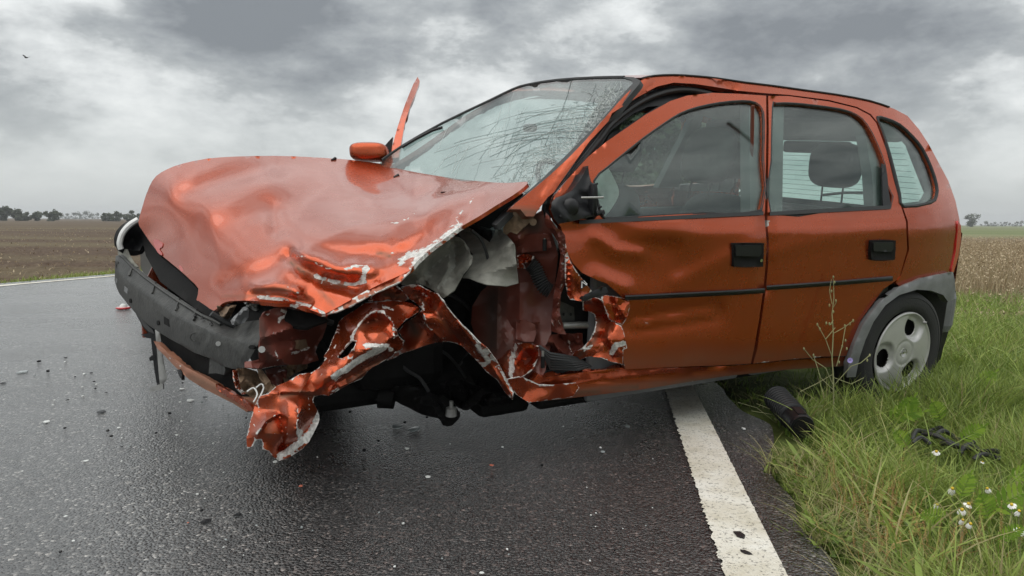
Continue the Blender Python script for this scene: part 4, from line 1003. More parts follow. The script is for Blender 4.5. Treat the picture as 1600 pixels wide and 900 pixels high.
crumpled('arch_liner', [(722.6,355.5),(738.6,359),(745.7,364.4),(765,378.6),(771,368),(776,355.5),(772.4,346.7),(779.5,353.8),(788.4,364.4),(797,373),(802.6,380.4),(804.5,392),(806,408.9),(809.7,442.6),(792,447),(775,446),(760,444.4),(745,440),(731.5,434.6),(722.6,433.7),(730,424),(737,414),(738.6,396.4),(731.5,387.5),(717,366)], lb_d, 'liner', sp=4.5, amp=.008, sc=26, seed=5.,
    extra=addf(fold([(738,398),(775,392),(803,380)], -.03, 5), fold([(732,433),(770,424),(806,414)], -.02, 4), fold([(745,410),(770,402),(803,390)], .012, 5), fold([(775,350),(782,380),(770,392)], .03, 5)))
panel('white_clip', [(721,357),(730,354),(740,359),(741,363),(727,362)], M['liner'], lambda x, y: lb_d(x, y)-.02, CAR, sp=5, th=.006)
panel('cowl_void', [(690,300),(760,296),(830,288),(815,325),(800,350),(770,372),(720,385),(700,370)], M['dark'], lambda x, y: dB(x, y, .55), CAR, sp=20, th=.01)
# suspension left behind without the wheel
sd_ = dB(600, 620, .50)
tube('drive_shaft', [Pd(476, 622, sd_+.05), Pd(540, 622, sd_), Pd(600, 623, sd_-.02)], .019, M['dark'], CAR, seg=12)
tube('shaft_collar', [Pd(592, 621, sd_-.03), Pd(616, 623, sd_-.03)], .040, M['dark'], CAR, seg=16, radii=[.040, .038])
arm_d = sd_-.06
crumpled('control_arm', [(612,606),(640,604),(662,608),(684,620),(696,634),(706,640),(710,648),(704,656),(686,654),(660,648),(640,638),(614,624)], lambda x, y: arm_d, 'dark', sp=6, amp=.03, sc=18, seed=2., th=.03, sm=1)
bj = Pd(705, 641, arm_d-.03); tube('ball_joint', [bj-cv*.02, bj+cv*.008, bj+cv*.014, bj+cv*.035], .02, M['steel'], CAR, seg=12, radii=[.022, .020, .008, .008])
crumpled('underbody_scrap', [(686,600),(710,590),(740,600),(768,612),(790,620),(800,630),(770,636),(745,634),(728,640),(714,634),(700,620)], lambda x, y: dB(740, 620, .28), 'dark', sp=6, amp=.06, sc=14, seed=6., jag=4)
tube('brake_hose', [Pd(x, y, dB(640, 560, .42)) for x, y in smooth_poly([(640,520),(625,545),(632,575),(655,590),(670,612)], 2, False)], .007, M['rubber'], CAR, seg=6)
for i, (b_, pts, r_, m_) in enumerate([(.34, [(330,490),(370,510),(420,500),(470,492),(520,505)], .010, 'rubber'), (.40, [(500,500),(530,470),(580,455),(640,450)], .012, 'black'), (.5, [(690,455),(720,470),(745,500),(738,540),(715,575)], .008, 'rubber'), (.46, [(640,560),(670,545),(700,555),(728,590)], .006, 'rubber'),
        (.38, [(505,505),(500,530),(512,555),(500,575)], .009, 'dark'), (.30, [(640,452),(620,470),(575,480)], .007, 'rubber'), (.16, [(736,360),(750,372),(760,395),(765,420)], .005, 'rubber')]):
    tube('hose', [PB(x, y, b_) for x, y in smooth_poly(pts, 2, False)], r_, M[m_], CAR, seg=8)
crumpled('strut_tower', [(560,500),(600,480),(650,470),(700,476),(716,500),(705,530),(660,545),(600,555),(566,540)], lambda x, y: dB(x, y, .54), 'dark', sp=8, amp=.05, sc=24, seed=13., th=.01)
tube('coil_spring', [PB(655, 560, .52)+cv*(.012*i)+cu*(.045*math.cos(i*.7))+cw*(.045*math.sin(i*.7)) for i in range(0, 22)], .006, M['dark'], CAR, seg=6)
# --- torn wing
wg_d = tps([ab(386,700,-.10), ab(398,634,-.04), ab(432,603,-.05), ab(487,582,-.04), ab(518,536,.06), ab(530,502,.10), ab(569,473,.10), ab(622,470,.10), ab(657,482,.08), ab(627,507,.02), ab(629,543,.04), ab(582,573,-.02), ab(546,600,-.02), ab(495,639,-.10), ab(499,660,-.12), ab(436,720,-.12), ab(470,640,-.15), ab(450,670,-.16), ab(560,560,-.06), ab(590,520,-.03), ab(520,590,-.12)])
WG = [(386,701),(385,685),(391,658),(398,634),(405,618.5),(419,615),(432,603),(451,595),(468,584.5),(487,582),(495,577),(502,571),(510,560),(506,556),(513,546),(518,536),(525,517),(530,502),(536,496),(542,492),(555.5,484),(562,479),(569,473.5),(593,470.6),(622,469.7),(642,473.4),(657.5,482),(653,488),(644,494),(635,499),(627,507),(620,515),(622,524),(631,532),(629,543),(612,556.5),(603,562),(590,570),(582,573.5),(574,581),(565,592),(546,600),(527,611),(513.5,618.5),(502,617),(491,620),(489,626),(492,634),(495,639),(499,649),(498,660),(491,675),(483,690),(472,702),(455,713),(436,720.5),(428,714),(421,705),(410.6,702),(411,693),(408,687),(402,687),(398,690),(395,697)]
WGH = [(550,532),(557,533),(553,543),(544,555),(535,560),(526,559),(535,547),(545,536)]
wgx = addf(fold([(405,620),(440,612),(490,612),(530,590),(600,545)], -.03, 12), fold([(440,616),(466,616),(495,622)], .05, 9), fold([(468,640),(463,670),(466,690)], -.035, 5), fold([(436,645),(442,680),(441,700)], .03, 7), fold([(402,678),(415,658),(432,648)], -.03, 4), fold([(488,582),(478,600),(468,614)], -.02, 4),
           fold([(548,545),(552,520),(570,496),(590,484),(604,490)], -.05, 6), fold([(560,508),(585,500),(603,500)], .05, 9), fold([(600,492),(615,505),(617,525),(608,530)], -.045, 5), fold([(573,545),(600,540),(612,545)], -.035, 8), fold([(520,600),(560,582),(600,560)], .05, 8), fold([(515,612),(550,596),(575,578)], -.02, 5), fold([(530,505),(534,530),(520,560)], .02, 6), fold([(604,482),(625,475),(650,482)], -.02, 8), fold([(497,650),(478,672),(466,688),(440,700)], .04, 5))
wg = crumpled('torn_front_wing', WG, wg_d, 'crush', sp=4, amp=.012, sc=38, seed=12., holes=[WGH], extra=wgx, th=.004,
    creases=[[(440,616),(466,616),(490,620)], [(468,625),(463,650),(466,688)], [(402,678),(415,658),(432,648)], [(488,582),(478,600),(468,614)], [(548,545),(552,520),(570,496),(590,484)], [(515,612),(550,596),(575,578)], [(528,598),(566,578),(600,562)]],
    scuff=streaks(430, 480, 650, 600, 26, -.6, 26)+streaks(395, 620, 495, 700, 14, 1.3, 24)+[([(522,588),(545,575),(565,560),(600,543)], 9, .92), ([(570,540),(605,540),(612,548)], 8, .75), ([(548,548),(550,525),(560,508),(580,488),(600,486)], 4, .85), ([(598,478),(615,484)], 4, .8), ([(600,490),(614,502),(616,528)], 3.5, .8), ([(499,650),(490,668),(478,684),(462,697),(436,714)], 9, 1.05), ([(466,640),(464,672),(468,688)], 3, .8), ([(470,674),(468,685)], 6, .9), ([(402,678),(416,660),(430,650)], 1.8, .95), ([(405,620),(395,645),(388,690)], 1.5, .6), ([(395,697),(400,690)], 4, .9), ([(490,582),(478,604),(470,614)], 1.3, .8), ([(518,560),(530,520),(532,503)], 3, .6), ([(514,614),(528,607)], 2, .9), ([(520,598),(535,585)], 4, .7), ([(628,510),(622,520),(632,540)], 4, .6), ([(451,596),(487,584)], 2, .5), ([(560,545),(548,560),(535,562)], 3, .7)],
    dirt=[([(560,510),(600,495)], 9, .6), ([(440,620),(470,612),(495,620)], 7, .8), ([(545,596),(600,560)], 6, .8), ([(425,640),(420,680)], 8, .4), ([(470,690),(450,705)], 6, .3), ([(495,655),(470,700)], 4, .5)])
wg['label'] = 'torn orange front wing folded forward and down to a ragged grey tip'
wa_d = tps([ab(640,446,.10), ab(684,458,.03), ab(713,496,-.02), ab(748,535,-.02), ab(776,564,0), ab(802,613,0), ab(789,613,.02), ab(750,569,.04), ab(721,540,.05), ab(682,536,.06), ab(645,547,.10), ab(640,500,.16), ab(665,500,.0), ab(700,510,-.03)])
WA = [(627,449),(640,445),(655,446),(672,456),(684,458),(696,475),(713,496),(733,518),(747.6,534),(762,545),(776,564),(784,578),(791.6,591),(798,603),(802.6,613),(801,625),(789,613),(777,594),(760,581),(750,569),(733,552),(721,540),(711,536),(701,534),(681.6,535),(664,540),(645,547),(628,552),(614,560),(604,563),(612,556),(628,545),(632,532),(622,518),(632,505),(648,495),(660,483),(650,474),(632,462)]
crumpled('torn_wing_arch', WA, wa_d, 'crush', sp=4, amp=.010, sc=38, seed=21., th=.004,
    extra=addf(fold([(690,468),(722,512),(760,562),(800,618)], -.03, 4), fold([(665,470),(700,508),(720,536)], .04, 8), fold([(660,485),(668,510),(690,532)], -.03, 5), fold([(640,500),(655,505),(668,520)], .05, 7), fold([(655,462),(668,462),(672,480)], .03, 4), fold([(700,480),(735,535),(762,570)], .025, 5)),
    creases=[[(690,468),(722,512),(758,560)], [(665,470),(690,500),(720,536)], [(660,485),(668,510),(690,530)]],
    scuff=streaks(650, 460, 790, 590, 22, .95, 24)+[([(684,458),(713,496),(748,535),(776,566),(801,615)], 3, .85), ([(745,540),(765,565),(752,570)], 8, .8), ([(660,470),(662,485),(664,505),(675,515)], 3.5, .8), ([(640,448),(655,447),(672,457)], 2, .7), ([(660,458),(668,464)], 4, .7), ([(681,535),(645,546)], 2, .4)],
    dirt=[([(640,500),(650,520)], 14, .9), ([(680,480),(705,520)], 6, .6), ([(650,462),(664,475)], 6, .8), ([(615,555),(680,540)], 6, .5)])
crumpled('torn_wing_fold', [(576,471.5),(584,460),(591,448),(604.6,436.6),(612,441),(620,448),(631,456.4),(638,468),(630,472),(606,470),(590,470)], tps([ab(576,471,.14), ab(604,437,.10), ab(637,466,.12), ab(606,462,.18)]), 'crush', sp=4.5, amp=.02, sc=14, seed=31., scuff=[([(578,470),(591,450),(604,438),(631,457)], 1.6, .9), ([(600,467),(618,465)], 3, .6)], dirt=[([(600,460),(630,465)], 8, .8)])
crumpled('torn_wing_strip', [(507,562),(512,549),(519,530),(526,516),(530,521),(526,536),(519,556),(512,566)], lambda x, y: wg_d(x, y)+.02, 'crush', sp=4, amp=.01, sc=10, seed=3., scuff=[([(507,562),(526,516)], 3, .7)])
# crushed inner wing behind the beam end
iw_d = tps([ab(408,493,.14), ab(406,570,.12), ab(459,476,.26), ab(508,500,.30), ab(498,563,.24), ab(442,570,.16), ab(450,520,.13), ab(495,535,.27)])
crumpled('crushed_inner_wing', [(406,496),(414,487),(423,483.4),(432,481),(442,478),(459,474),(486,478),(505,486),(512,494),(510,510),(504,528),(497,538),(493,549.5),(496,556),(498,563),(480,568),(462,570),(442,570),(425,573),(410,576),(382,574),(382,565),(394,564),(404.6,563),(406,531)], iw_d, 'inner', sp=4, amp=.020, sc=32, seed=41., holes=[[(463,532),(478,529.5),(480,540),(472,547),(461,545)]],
    extra=addf(fold([(410,528),(440,518),(458,508)], -.03, 5), fold([(458,549),(458,530),(480,528)], -.02, 3), fold([(430,500),(470,500),(500,510)], .02, 8), fold([(470,570),(485,550),(505,520)], .02, 6), fold([(455,514),(470,520),(484,515)], -.02, 4)),
    scuff=[([(440,485),(450,490),(436,500)], 7, .7), ([(415,492),(430,486)], 5, .55), ([(455,552),(470,548),(482,543)], 4, .9), ([(430,545),(434,562)], 4, .7), ([(410,576),(440,570)], 2, .6), ([(425,525),(436,505)], 3, .5)], dirt=[([(406,500),(420,560)], 10, .6), ([(480,485),(505,500)], 14, .8)])
crumpled('tow_bracket', [(461,532),(478,530),(481,541),(472,547),(461,546)], lambda x, y: iw_d(x, y)+.02, 'rust', sp=5, amp=.004)
tube('beam_bolt', [Pd(409, 546, iw_d(409, 546)-.02), Pd(409, 546, iw_d(409, 546)-.04)], .010, M['steel'], CAR, seg=8)
lp_d = tps([ab(375,580,.16), ab(400,580,.20), ab(430,605,.14), ab(447,596,.22), ab(380,610,.14)])
crumpled('lower_panel_scrap', [(370,578),(382,574),(401,580),(412,597),(418,610),(410,620),(396,622),(380,612),(374,600)], lambda x, y: lp_d(x, y)+.03, 'rust', sp=5, amp=.02, sc=12, seed=2.)
crumpled('orange_scrap', [(364,578),(372,578),(373,590),(376,606),(384,615),(378,617),(370,606),(366,592)], lp_d, 'crush', sp=4, amp=.01, sc=10, seed=5., scuff=[([(374,598),(385,612)], 3, .8)])
crumpled('lower_strut', [(402,577),(409,577),(420,592),(430,606),(428,612),(418,612),(412,598),(404,586)], lambda x, y: lp_d(x, y)-.03, 'rust', sp=4, amp=.012, sc=8, seed=6., scuff=[([(405,580),(424,608)], 3, .55)])
crumpled('lower_red_panel', [(415,578),(442,571),(449,576),(447,596),(432,603),(424,600)], lambda x, y: lp_d(x, y)+.03, 'inner', sp=5, amp=.02, sc=14, seed=7.)
crumpled('lower_tab', [(440,572),(462,569),(480,567),(478,576),(462,582),(452,590),(448,600),(442,588)], lambda x, y: lp_d(x, y)+.01, 'rust', sp=4, amp=.03, sc=8, seed=8., scuff=[([(445,575),(450,592)], 3, .6)])
for pts in ([(386,612),(396,606),(402,616),(396,628)], [(400,606),(408,600),(412,606),(406,620)]):
    tube('loose_wire', [Pd(x, y, lp_d(x, y)-.03) for x, y in smooth_poly(pts, 2, False)], .0022, M['white'], CAR, seg=5)
# --- bumper beam
def beam_depth(x, y, off=0.0):
    t = (x-180)/226.; inv_d = (1/3.14)*(1-t)+(1/2.13)*t; return 1/inv_d-.05*math.sin(math.pi*min(1, max(0, t)))+off
top_f = [(180,408),(182,418),(190,428),(204,440),(224,454),(250,474),(272,490),(292,501),(314,511),(335,519),(350,525),(368,529),(381.6,532),(406,534)]
bot_f = [(179,438),(182,449),(186,458),(200,476),(214,492),(227.5,505),(251,520.7),(268,531),(284.5,539.7),(301,550),(331,561),(346,571),(362,576),(379.5,578)]
top_b = [(181,400),(190,396),(196,398),(208,412),(226,428),(250,446),(280,466),(300,479),(316,490),(336,499),(352,508),(362,511),(380,503),(406,499.6)]
def res(pl, n):
    d = [0]
    for i in range(1, len(pl)): d.append(d[-1]+math.hypot(pl[i][0]-pl[i-1][0], pl[i][1]-pl[i-1][1]))
    out = []
    for k in range(n):
        s = d[-1]*k/(n-1); i = max(j for j in range(len(d)) if d[j] <= s+1e-9); i = min(i, len(pl)-2); t = (s-d[i])/(d[i+1]-d[i])
        out.append((pl[i][0]+(pl[i+1][0]-pl[i][0])*t, pl[i][1]+(pl[i+1][1]-pl[i][1])*t))
    return out
n = 60; tf, bf, tb = res(top_f, n), res(bot_f, n), res(top_b, n)
rows = []
def lerp2(a, b, t): return (a[0]+(b[0]-a[0])*t, a[1]+(b[1]-a[1])*t)
for spec in ((tb, None, 0, .10), (tb, tf, .12, .085), (tb, tf, .5, .05), (tb, tf, .88, .012), (tf, bf, .0, .0), (tf, bf, .10, -.006), (tf, bf, .45, -.008), (tf, bf, .9, .0), (bf, None, 0, .010), (bf, None, 0, .09), (bf, tf, .6, .11)):
    a, b, t, off = spec
    row = []
    for i in range(n):
        q = a[i] if b is None else lerp2(a[i], b[i], t)
        w_ = max(0, (i-44)/15)
        row.append(Pd(q[0], q[1], beam_depth(q[0], q[1], off)+(.014*noise.noise((i*.35, t*4, 2))*w_+.004*noise.noise((i*.5, off*30, 1)))))
    rows.append(row)
V, Fc = loft(rows, closed=True); nn = n
Fc.append(tuple(j*nn for j in range(len(rows)))); Fc.append(tuple(j*nn+nn-1 for j in range(len(rows)))[::-1])
beam = mesh_obj('bumper_beam', V, Fc, M['beam'], CAR, sharp=38)
def beamp(i, t, off):
    q = lerp2(tf[i], bf[i], t); return Pd(q[0], q[1], beam_depth(q[0], q[1], off))
def plate(name, pts, depthoff, mat, parent, th=.004):
    return panel(name, pts, M[mat], lambda x, y: beam_depth(x, y, depthoff), parent, sp=20, th=th)
plate('square_slot', [(256,494.5),(263.5,499.5),(264,510.5),(256,506)], -.013, 'dark', beam)
plate('square_slot', [(194,447),(199,451),(199,459.5),(194,455)], -.013, 'trim', beam)
plate('square_slot', [(180.5,434),(183,436),(183,443),(180.5,441)], -.010, 'trim', beam)
for (x, y, w, h, m_) in ((246.5,504.5,2.0,4.0,'dark'), (203,470,1.6,3.6,'dark'), (393,542.5,5,3.4,'dark')):
    plate('round_hole', [(x+w*math.cos(t), y+h*math.sin(t)) for t in np.linspace(0, 2*math.pi, 11)[:-1]], -.014, m_, beam)
ring = [Pd(304+6.5*math.cos(t), 527+6.5*math.sin(t), beam_depth(304, 527, -.012)) for t in np.linspace(0, 2*math.pi, 21)]
tube('stamped_ring', ring, .0022, M['beam'], beam, seg=5, caps=False)
tube('beam_bolt', [Pd(341, 537, beam_depth(341, 537, -.006)), Pd(341, 537, beam_depth(341, 537, -.022))], .008, M['steel'], beam, seg=8)
for k in range(4):       # ribs moulded across the top face
    i = 8+k*9+(k*7) % 3; a = lerp2(tb[i], tf[i], .05); b = lerp2(tb[i], tf[i], .8)
    tube('rib', [Pd(a[0], a[1]-1, beam_depth(a[0], a[1], .095)), Pd(b[0], b[1]-1, beam_depth(b[0], b[1], .015))], .0045, M['beam'], beam, seg=5)
rr_ = [Pd(x, y-2, beam_depth(x, y, .075)) for x, y in [lerp2(tb[i], tf[i], .25) for i in range(2, 46)]]
tube('top_lip', rr_, .006, M['beam'], beam, seg=6)
for (x, y) in ((186,414),(207,436),(231,456),(278,482),(305,494),(330,507),(237,459),(316,499)):
    p = Pd(x, y, beam_depth(x, y, .04)); q = Pd(x-1, y-5, beam_depth(x, y, .04)); mesh_obj('broken_clip', *tube_geo([p, q], .006, 4, [.007, .001]), M['black'], beam, smooth=False)
# far end mounting lug with pale scrape
panel('beam_lug', [(184,389),(190,386),(196,390),(199,398),(206,410),(214,418),(208,420),(198,412),(190,402),(184,397)], M['liner'], lambda x, y: beam_depth(x, y, .09), CAR, sp=4, th=.01)
# lower valance and hanging bracket
va_d = lambda x, y: beam_depth(x, y, .02)+.03*(y-540)/60
panel('lower_valance', [(240,533),(254,543),(270,558.7),(291,573.5),(318,588),(343.6,603),(369,618),(384,622),(402,622),(402,634),(398,642),(390,636),(386,644),(378,639),(364.7,630.5),(343.6,620),(318,607),(295,592.5),(274,573.5),(256,554.5),(246,545)], M['valance'], va_d, CAR, sp=5, th=.02, disp=addf(fold([(254,548),(291,579),(343,609),(372,628)], -.02, 4), crum(16, .006, 3.)), scuff=[([(262,556),(282,572)], 3, .7), ([(310,592),(335,604)], 2.5, .5)], dirt=[([(300,590),(400,635)], 10, .5)])
panel('valance_bar', [(337,600),(356,610),(375,622),(392,634),(396,642),(388,642),(372,630),(354,620),(338,608)], M['crush'], lambda x, y: va_d(x, y)-.03, CAR, sp=4, th=.01, disp=crum(10, .008, 4.))
panel('cooling_shroud', [(214,490),(232,506),(260,526),(300,549),(345,571),(380,576),(384,600),(390,625),(369,618),(318,588),(291,573),(262,552),(240,530),(222,510)], M['dark'], lambda x, y: beam_depth(x, y, .14), CAR, sp=9, th=.01, disp=crum(18, .03, 5.))
panel('shroud_bracket', [(328,558),(340,562),(350,566),(352,578),(350,586),(338,583),(326,584)], M['beam'], lambda x, y: beam_depth(x, y, .05), CAR, sp=6, th=.02)
panel('side_splash_panel', [(212,490),(222,500),(238,515),(242,522),(232,518),(220,505)], M['black'], lambda x, y: beam_depth(x, y, .05), CAR, sp=6, th=.006)
hb = lambda x, y: beam_depth(235, 540, -.01)
HB = panel('hanging_bracket', [(242,514),(246,513),(250.5,518.6),(252,540),(254.5,556),(261.5,592.5),(255,600),(250,603),(248.5,590),(245.5,552)], M['steel'], hb, CAR, sp=5, th=.012, disp=fold([(247,518),(254,595)], -.012, 3))
panel('bracket_rail', [(235,521),(242,521),(245.5,552),(248.5,590),(250,603),(246,606),(241,578),(238,550)], M['black'], lambda x, y: hb(x, y)+.012, HB, sp=5, th=.012)
panel('bracket_tab', [(220,522.5),(236,520),(240,526),(236,529),(229,528)], M['black'], lambda x, y: hb(x, y)+.01, HB, sp=5, th=.01)
panel('bracket_tab', [(233,559),(241,553),(243,559),(240,563),(234,564)], M['black'], lambda x, y: hb(x, y)+.01, HB, sp=5, th=.01)
panel('bracket_foot', [(232,611),(237,605),(247.5,601),(255,600),(254.5,608),(246,610),(238,612.5)], M['steel'], lambda x, y: hb(x, y)-.005, HB, sp=4, th=.008)
panel('valance_clip', [(276,578),(281,577),(284,583),(284,594),(280,588)], M['black'], lambda x, y: va_d(x, y)-.02, CAR, sp=5, th=.01)
# radiator, grille remains, lamps
rad_d = lambda x, y: dA(x, y, 2.86)
panel('radiator_support', [(218,372),(226,372),(234,374),(247,394),(249,410),(246,443),(235,440),(226,432),(220,418)], M['beam'], lambda x, y: dA(x, y, 2.97), CAR, sp=9, th=.03)
rg = panel('radiator', [(240,380),(290,395),(335,440),(345,480),(335,495),(310,488),(246,446)], M['dark'], rad_d, CAR, sp=20, th=.06)
g = []
for k in range(26):
    y0 = 402+k*4.0; g.append(tube_geo([Pd(250+k*.3, y0-6, rad_d(250, y0)-.012), Pd(322, y0+24, rad_d(322, y0+24)-.012)], .0025, 4))
V, Fc = merge(*g); tag(mesh_obj('radiator_fins', V, Fc, M['black'], rg, smooth=False), kind='stuff')
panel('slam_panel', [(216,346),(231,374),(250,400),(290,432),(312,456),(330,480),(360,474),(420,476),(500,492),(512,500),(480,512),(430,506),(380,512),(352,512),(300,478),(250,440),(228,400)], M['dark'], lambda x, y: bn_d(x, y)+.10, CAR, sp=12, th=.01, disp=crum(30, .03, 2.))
c = Pd(314, 468, rad_d(314, 468)-.10)
mesh_obj('lamp_housing', *superell(c, (.05, .045, .055), [cu, cw, cv], 1.0, 20, 12), M['beam'], CAR)
tube('lamp_rim', [c+cw*(.055*math.cos(t))+cv*(.062*math.sin(t))+cu*.02 for t in np.linspace(0, 2*math.pi, 25)], .005, M['steel'], CAR, seg=6, caps=False)
crumpled('broken_lens', [(360,501),(366,494),(374,487),(380,480),(386,478),(389,484),(388,496),(382,504),(372,508),(362,507)], lambda x, y: dB(x, y, .24), 'trim', sp=4, amp=.01, sc=9, seed=3.)
crumpled('lamp_bracket', [(378,470),(392,474),(404,472),(420,476),(410,482),(398,486),(388,480)], lambda x, y: dB(x, y, .28), 'steel', sp=4, amp=.02, sc=8, seed=4.)
crumpled('engine_bay_scrap', [(340,482),(352,474),(368,478),(362,494),(352,500),(344,496)], lambda x, y: dB(x, y, .38), 'rust', sp=4, amp=.04, sc=7, seed=5., jag=3)
# far headlamp recess: black inner, pale outer edge of the far wing
fl_ = panel('far_lamp_surround', [(216,342),(212,345),(204,350),(197,357),(191,366),(188,373),(187,382),(189,388),(196,390),(207,391),(218,392),(222,384),(234,378),(224,362)], M['black'], lambda x, y: dB(x, y, 1.46)-.02, CAR, sp=5, th=.03, disp=lambda P: .07*np.exp(-(((P[:, 0]-207)/13)**2+((P[:, 1]-374)/13)**2)))
tube('far_wing_edge', [Pd(x, y, dB(x, y, 1.46)-.03) for x, y in smooth_poly([(216,343),(206,349),(197,357),(190,368),(187,381),(189,389)], 2, False)], .012, M['white'], fl_, seg=8, radii=[.012]*0 or None)
# far front wing, behind the bonnet
V = []; Fc = []
prof = [(3.10, .35), (3.08, .52), (3.0, .68), (2.6, .78), (2.2, .84), (2.0, .88)]
for a, z in prof: V += [car(a, 1.58, z-.01), car(a, 1.60, .55 if 2.0 < a < 2.75 else .25)]
for i in range(len(prof)-1): Fc.append((2*i, 2*i+1, 2*i+3, 2*i+2))
fw_ = mesh_obj('far_front_wing', V, Fc, M['paint'], CAR, smooth=False); s_ = fw_.modifiers.new('t', 'SOLIDIFY'); s_.thickness = .01
# --- driver door: torn leading edge
ed_d = tps([ab(853,330,.04), ab(861,361,.03), ab(873,397,.02), ab(872,414,.03), ab(864,470,.05), ab(861,517,.05), ab(885,522,.04), ab(880,450,.03), ab(884,380,.01), ab(873,350,.02)])
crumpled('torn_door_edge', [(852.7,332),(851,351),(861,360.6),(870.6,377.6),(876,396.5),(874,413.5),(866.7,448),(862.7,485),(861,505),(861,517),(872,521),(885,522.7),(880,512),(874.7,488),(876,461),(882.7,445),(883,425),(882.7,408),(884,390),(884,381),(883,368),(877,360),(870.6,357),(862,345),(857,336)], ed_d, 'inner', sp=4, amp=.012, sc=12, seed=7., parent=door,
    extra=addf(fold([(857,340),(872,370),(880,400),(876,440),(868,500)], -.03, 4), fold([(865,372),(872,400),(868,450)], .03, 4)), scuff=[([(853,345),(862,361),(871,378),(877,397),(877,414)], 2, .62), ([(880,370),(881,420),(875,460),(870,490),(878,515)], 2.6, .6), ([(862,500),(868,518)], 3, .6)])
crumpled('torn_door_skin', [(884,381),(888,400),(893,412),(906.7,432),(918,446),(925,454.7),(917,460),(910.7,465),(909,470.7),(890.7,468),(886.7,461),(884,440),(884,413)], tps([ab(886,400,.0), ab(925,455,.02), ab(909,470,-.02), ab(890,468,.01), ab(900,440,-.02)]), 'crush', sp=5, amp=.006, sc=22, seed=2., parent=door, scuff=[([(884,385),(890,408)], 1.6, .7), ([(890,469),(909,471)], 1.5, .5)], extra=fold([(888,400),(889,462)], .02, 3))
dlo = dB(925, 470, -.045)
em = panel('letter_emblem', [(907,438),(913,437),(918,446),(914,447.5),(907.5,452.5)], M['black'], lambda x, y: dB(910, 445, -.035), door, sp=6, th=.003)
for s in ([(909,450),(909.4,440.4),(916.8,445.2)],):
    tube('letter_stroke', [Pd(x, y, dB(910, 445, -.041)) for x, y in s], .0021, M['white'], em, seg=5)
tube('letter_stroke', [Pd(x, y, dB(910, 445, -.041)) for x, y in [(912,438.4),(917.6,444)]], .0012, M['white'], em, seg=5)
panel('trim_end', [(909,467),(914,460),(926,455.5),(930,453),(943,447.5),(948,449),(950,456),(945,459),(932,464),(922,467),(914,471)], M['black'], lambda x, y: dB(925, 458, -.05)+.001*(x-925), door, sp=6, th=.014, disp=fold([(910,466),(930,457)], -.01, 4))
crumpled('torn_door_strip', [(939,464),(946.7,461),(958,463),(975,466),(983,470),(984.5,478),(981,492),(976,503),(972,508),(964,504),(957,501),(952,498.7),(946,484)], tps([ab(940,465,.02), ab(984,475,-.005), ab(972,505,-.01), ab(952,498,.01), ab(962,480,-.02)]), 'crush', sp=4.5, amp=.01, sc=14, seed=5., parent=door, scuff=[([(939,464),(952,499)], 1.6, .7)], extra=fold([(955,463),(966,500)], .035, 5))
crumpled('torn_door_lower_edge', [(910.7,470.7),(920,466),(928,465),(940,469),(946,476),(949,485),(950.7,498.7),(960,504),(970.7,509),(975,520),(977,530.7),(980,544),(974,546.7),(973.5,558),(973,569),(954.7,565),(938.7,558.7),(920,557),(904,562.7),(893,554.7),(900,549),(909,544),(920,533),(928,520),(932,504),(929,490.7),(920,487),(912,485)], tps([ab(911,471,.0), ab(940,469,-.01), ab(970,509,-.02), ab(973,569,-.03), ab(904,562,.03), ab(928,520,.02), ab(945,530,-.05), ab(930,490,.04)]), 'crush', sp=4, amp=.014, sc=26, seed=15., parent=door,
    extra=addf(fold([(912,475),(935,478),(945,492)], .03, 5), fold([(932,500),(925,530),(905,550)], -.02, 4), fold([(950,500),(940,530),(960,560)], .03, 6)),
    scuff=[([(911,471),(928,466),(943,472),(950,497),(971,509)], 2.2, .9), ([(956,552),(962,538),(974,536)], 8, .85), ([(925,487),(933,500),(926,524),(908,546)], 3.5, .7), ([(912,548),(925,540)], 5, .7), ([(978,530),(981,545)], 3, .8)], dirt=[([(920,478),(940,485)], 8, .5), ([(935,500),(930,530),(905,555)], 7, .8), ([(955,510),(940,540)], 6, .4)])
crumpled('crushed_door_foot', [(853,541),(861,522.7),(880,522),(909,521),(910.7,541),(904,562.7),(888,573),(872,568),(860,556)], lambda x, y: dB(x, y, .06), 'inner', sp=4, amp=.04, sc=15, seed=25., parent=door, scuff=[([(888,530),(893,552),(902,560)], 3, .7), ([(870,524),(905,522)], 2, .5)])
tube('side_impact_bar', [PB(878, 509, .10), PB(905, 508, .10), PB(934, 508.5, .10)], .013, M['steel'], door, seg=12)
panel('bar_bracket', [(874,470),(884,474),(897,480),(898,502),(886,502),(876,506)], M['beam'], lambda x, y: dB(x, y, .12), door, sp=8, th=.006)
for x in (881, 892): panel('bracket_hole', [(x+1.8*math.cos(t), 491+2.6*math.sin(t)) for t in np.linspace(0, 6.28, 9)[:-1]], M['dark'], lambda x_, y_: dB(x, 491, .113), door, sp=9, th=.002)
panel('door_inner_panel', [(874,385),(890,405),(935,438),(985,470),(985,575),(855,578),(858,530),(866,460)], M['dark'], sideo(.13), door, sp=14, th=.01)
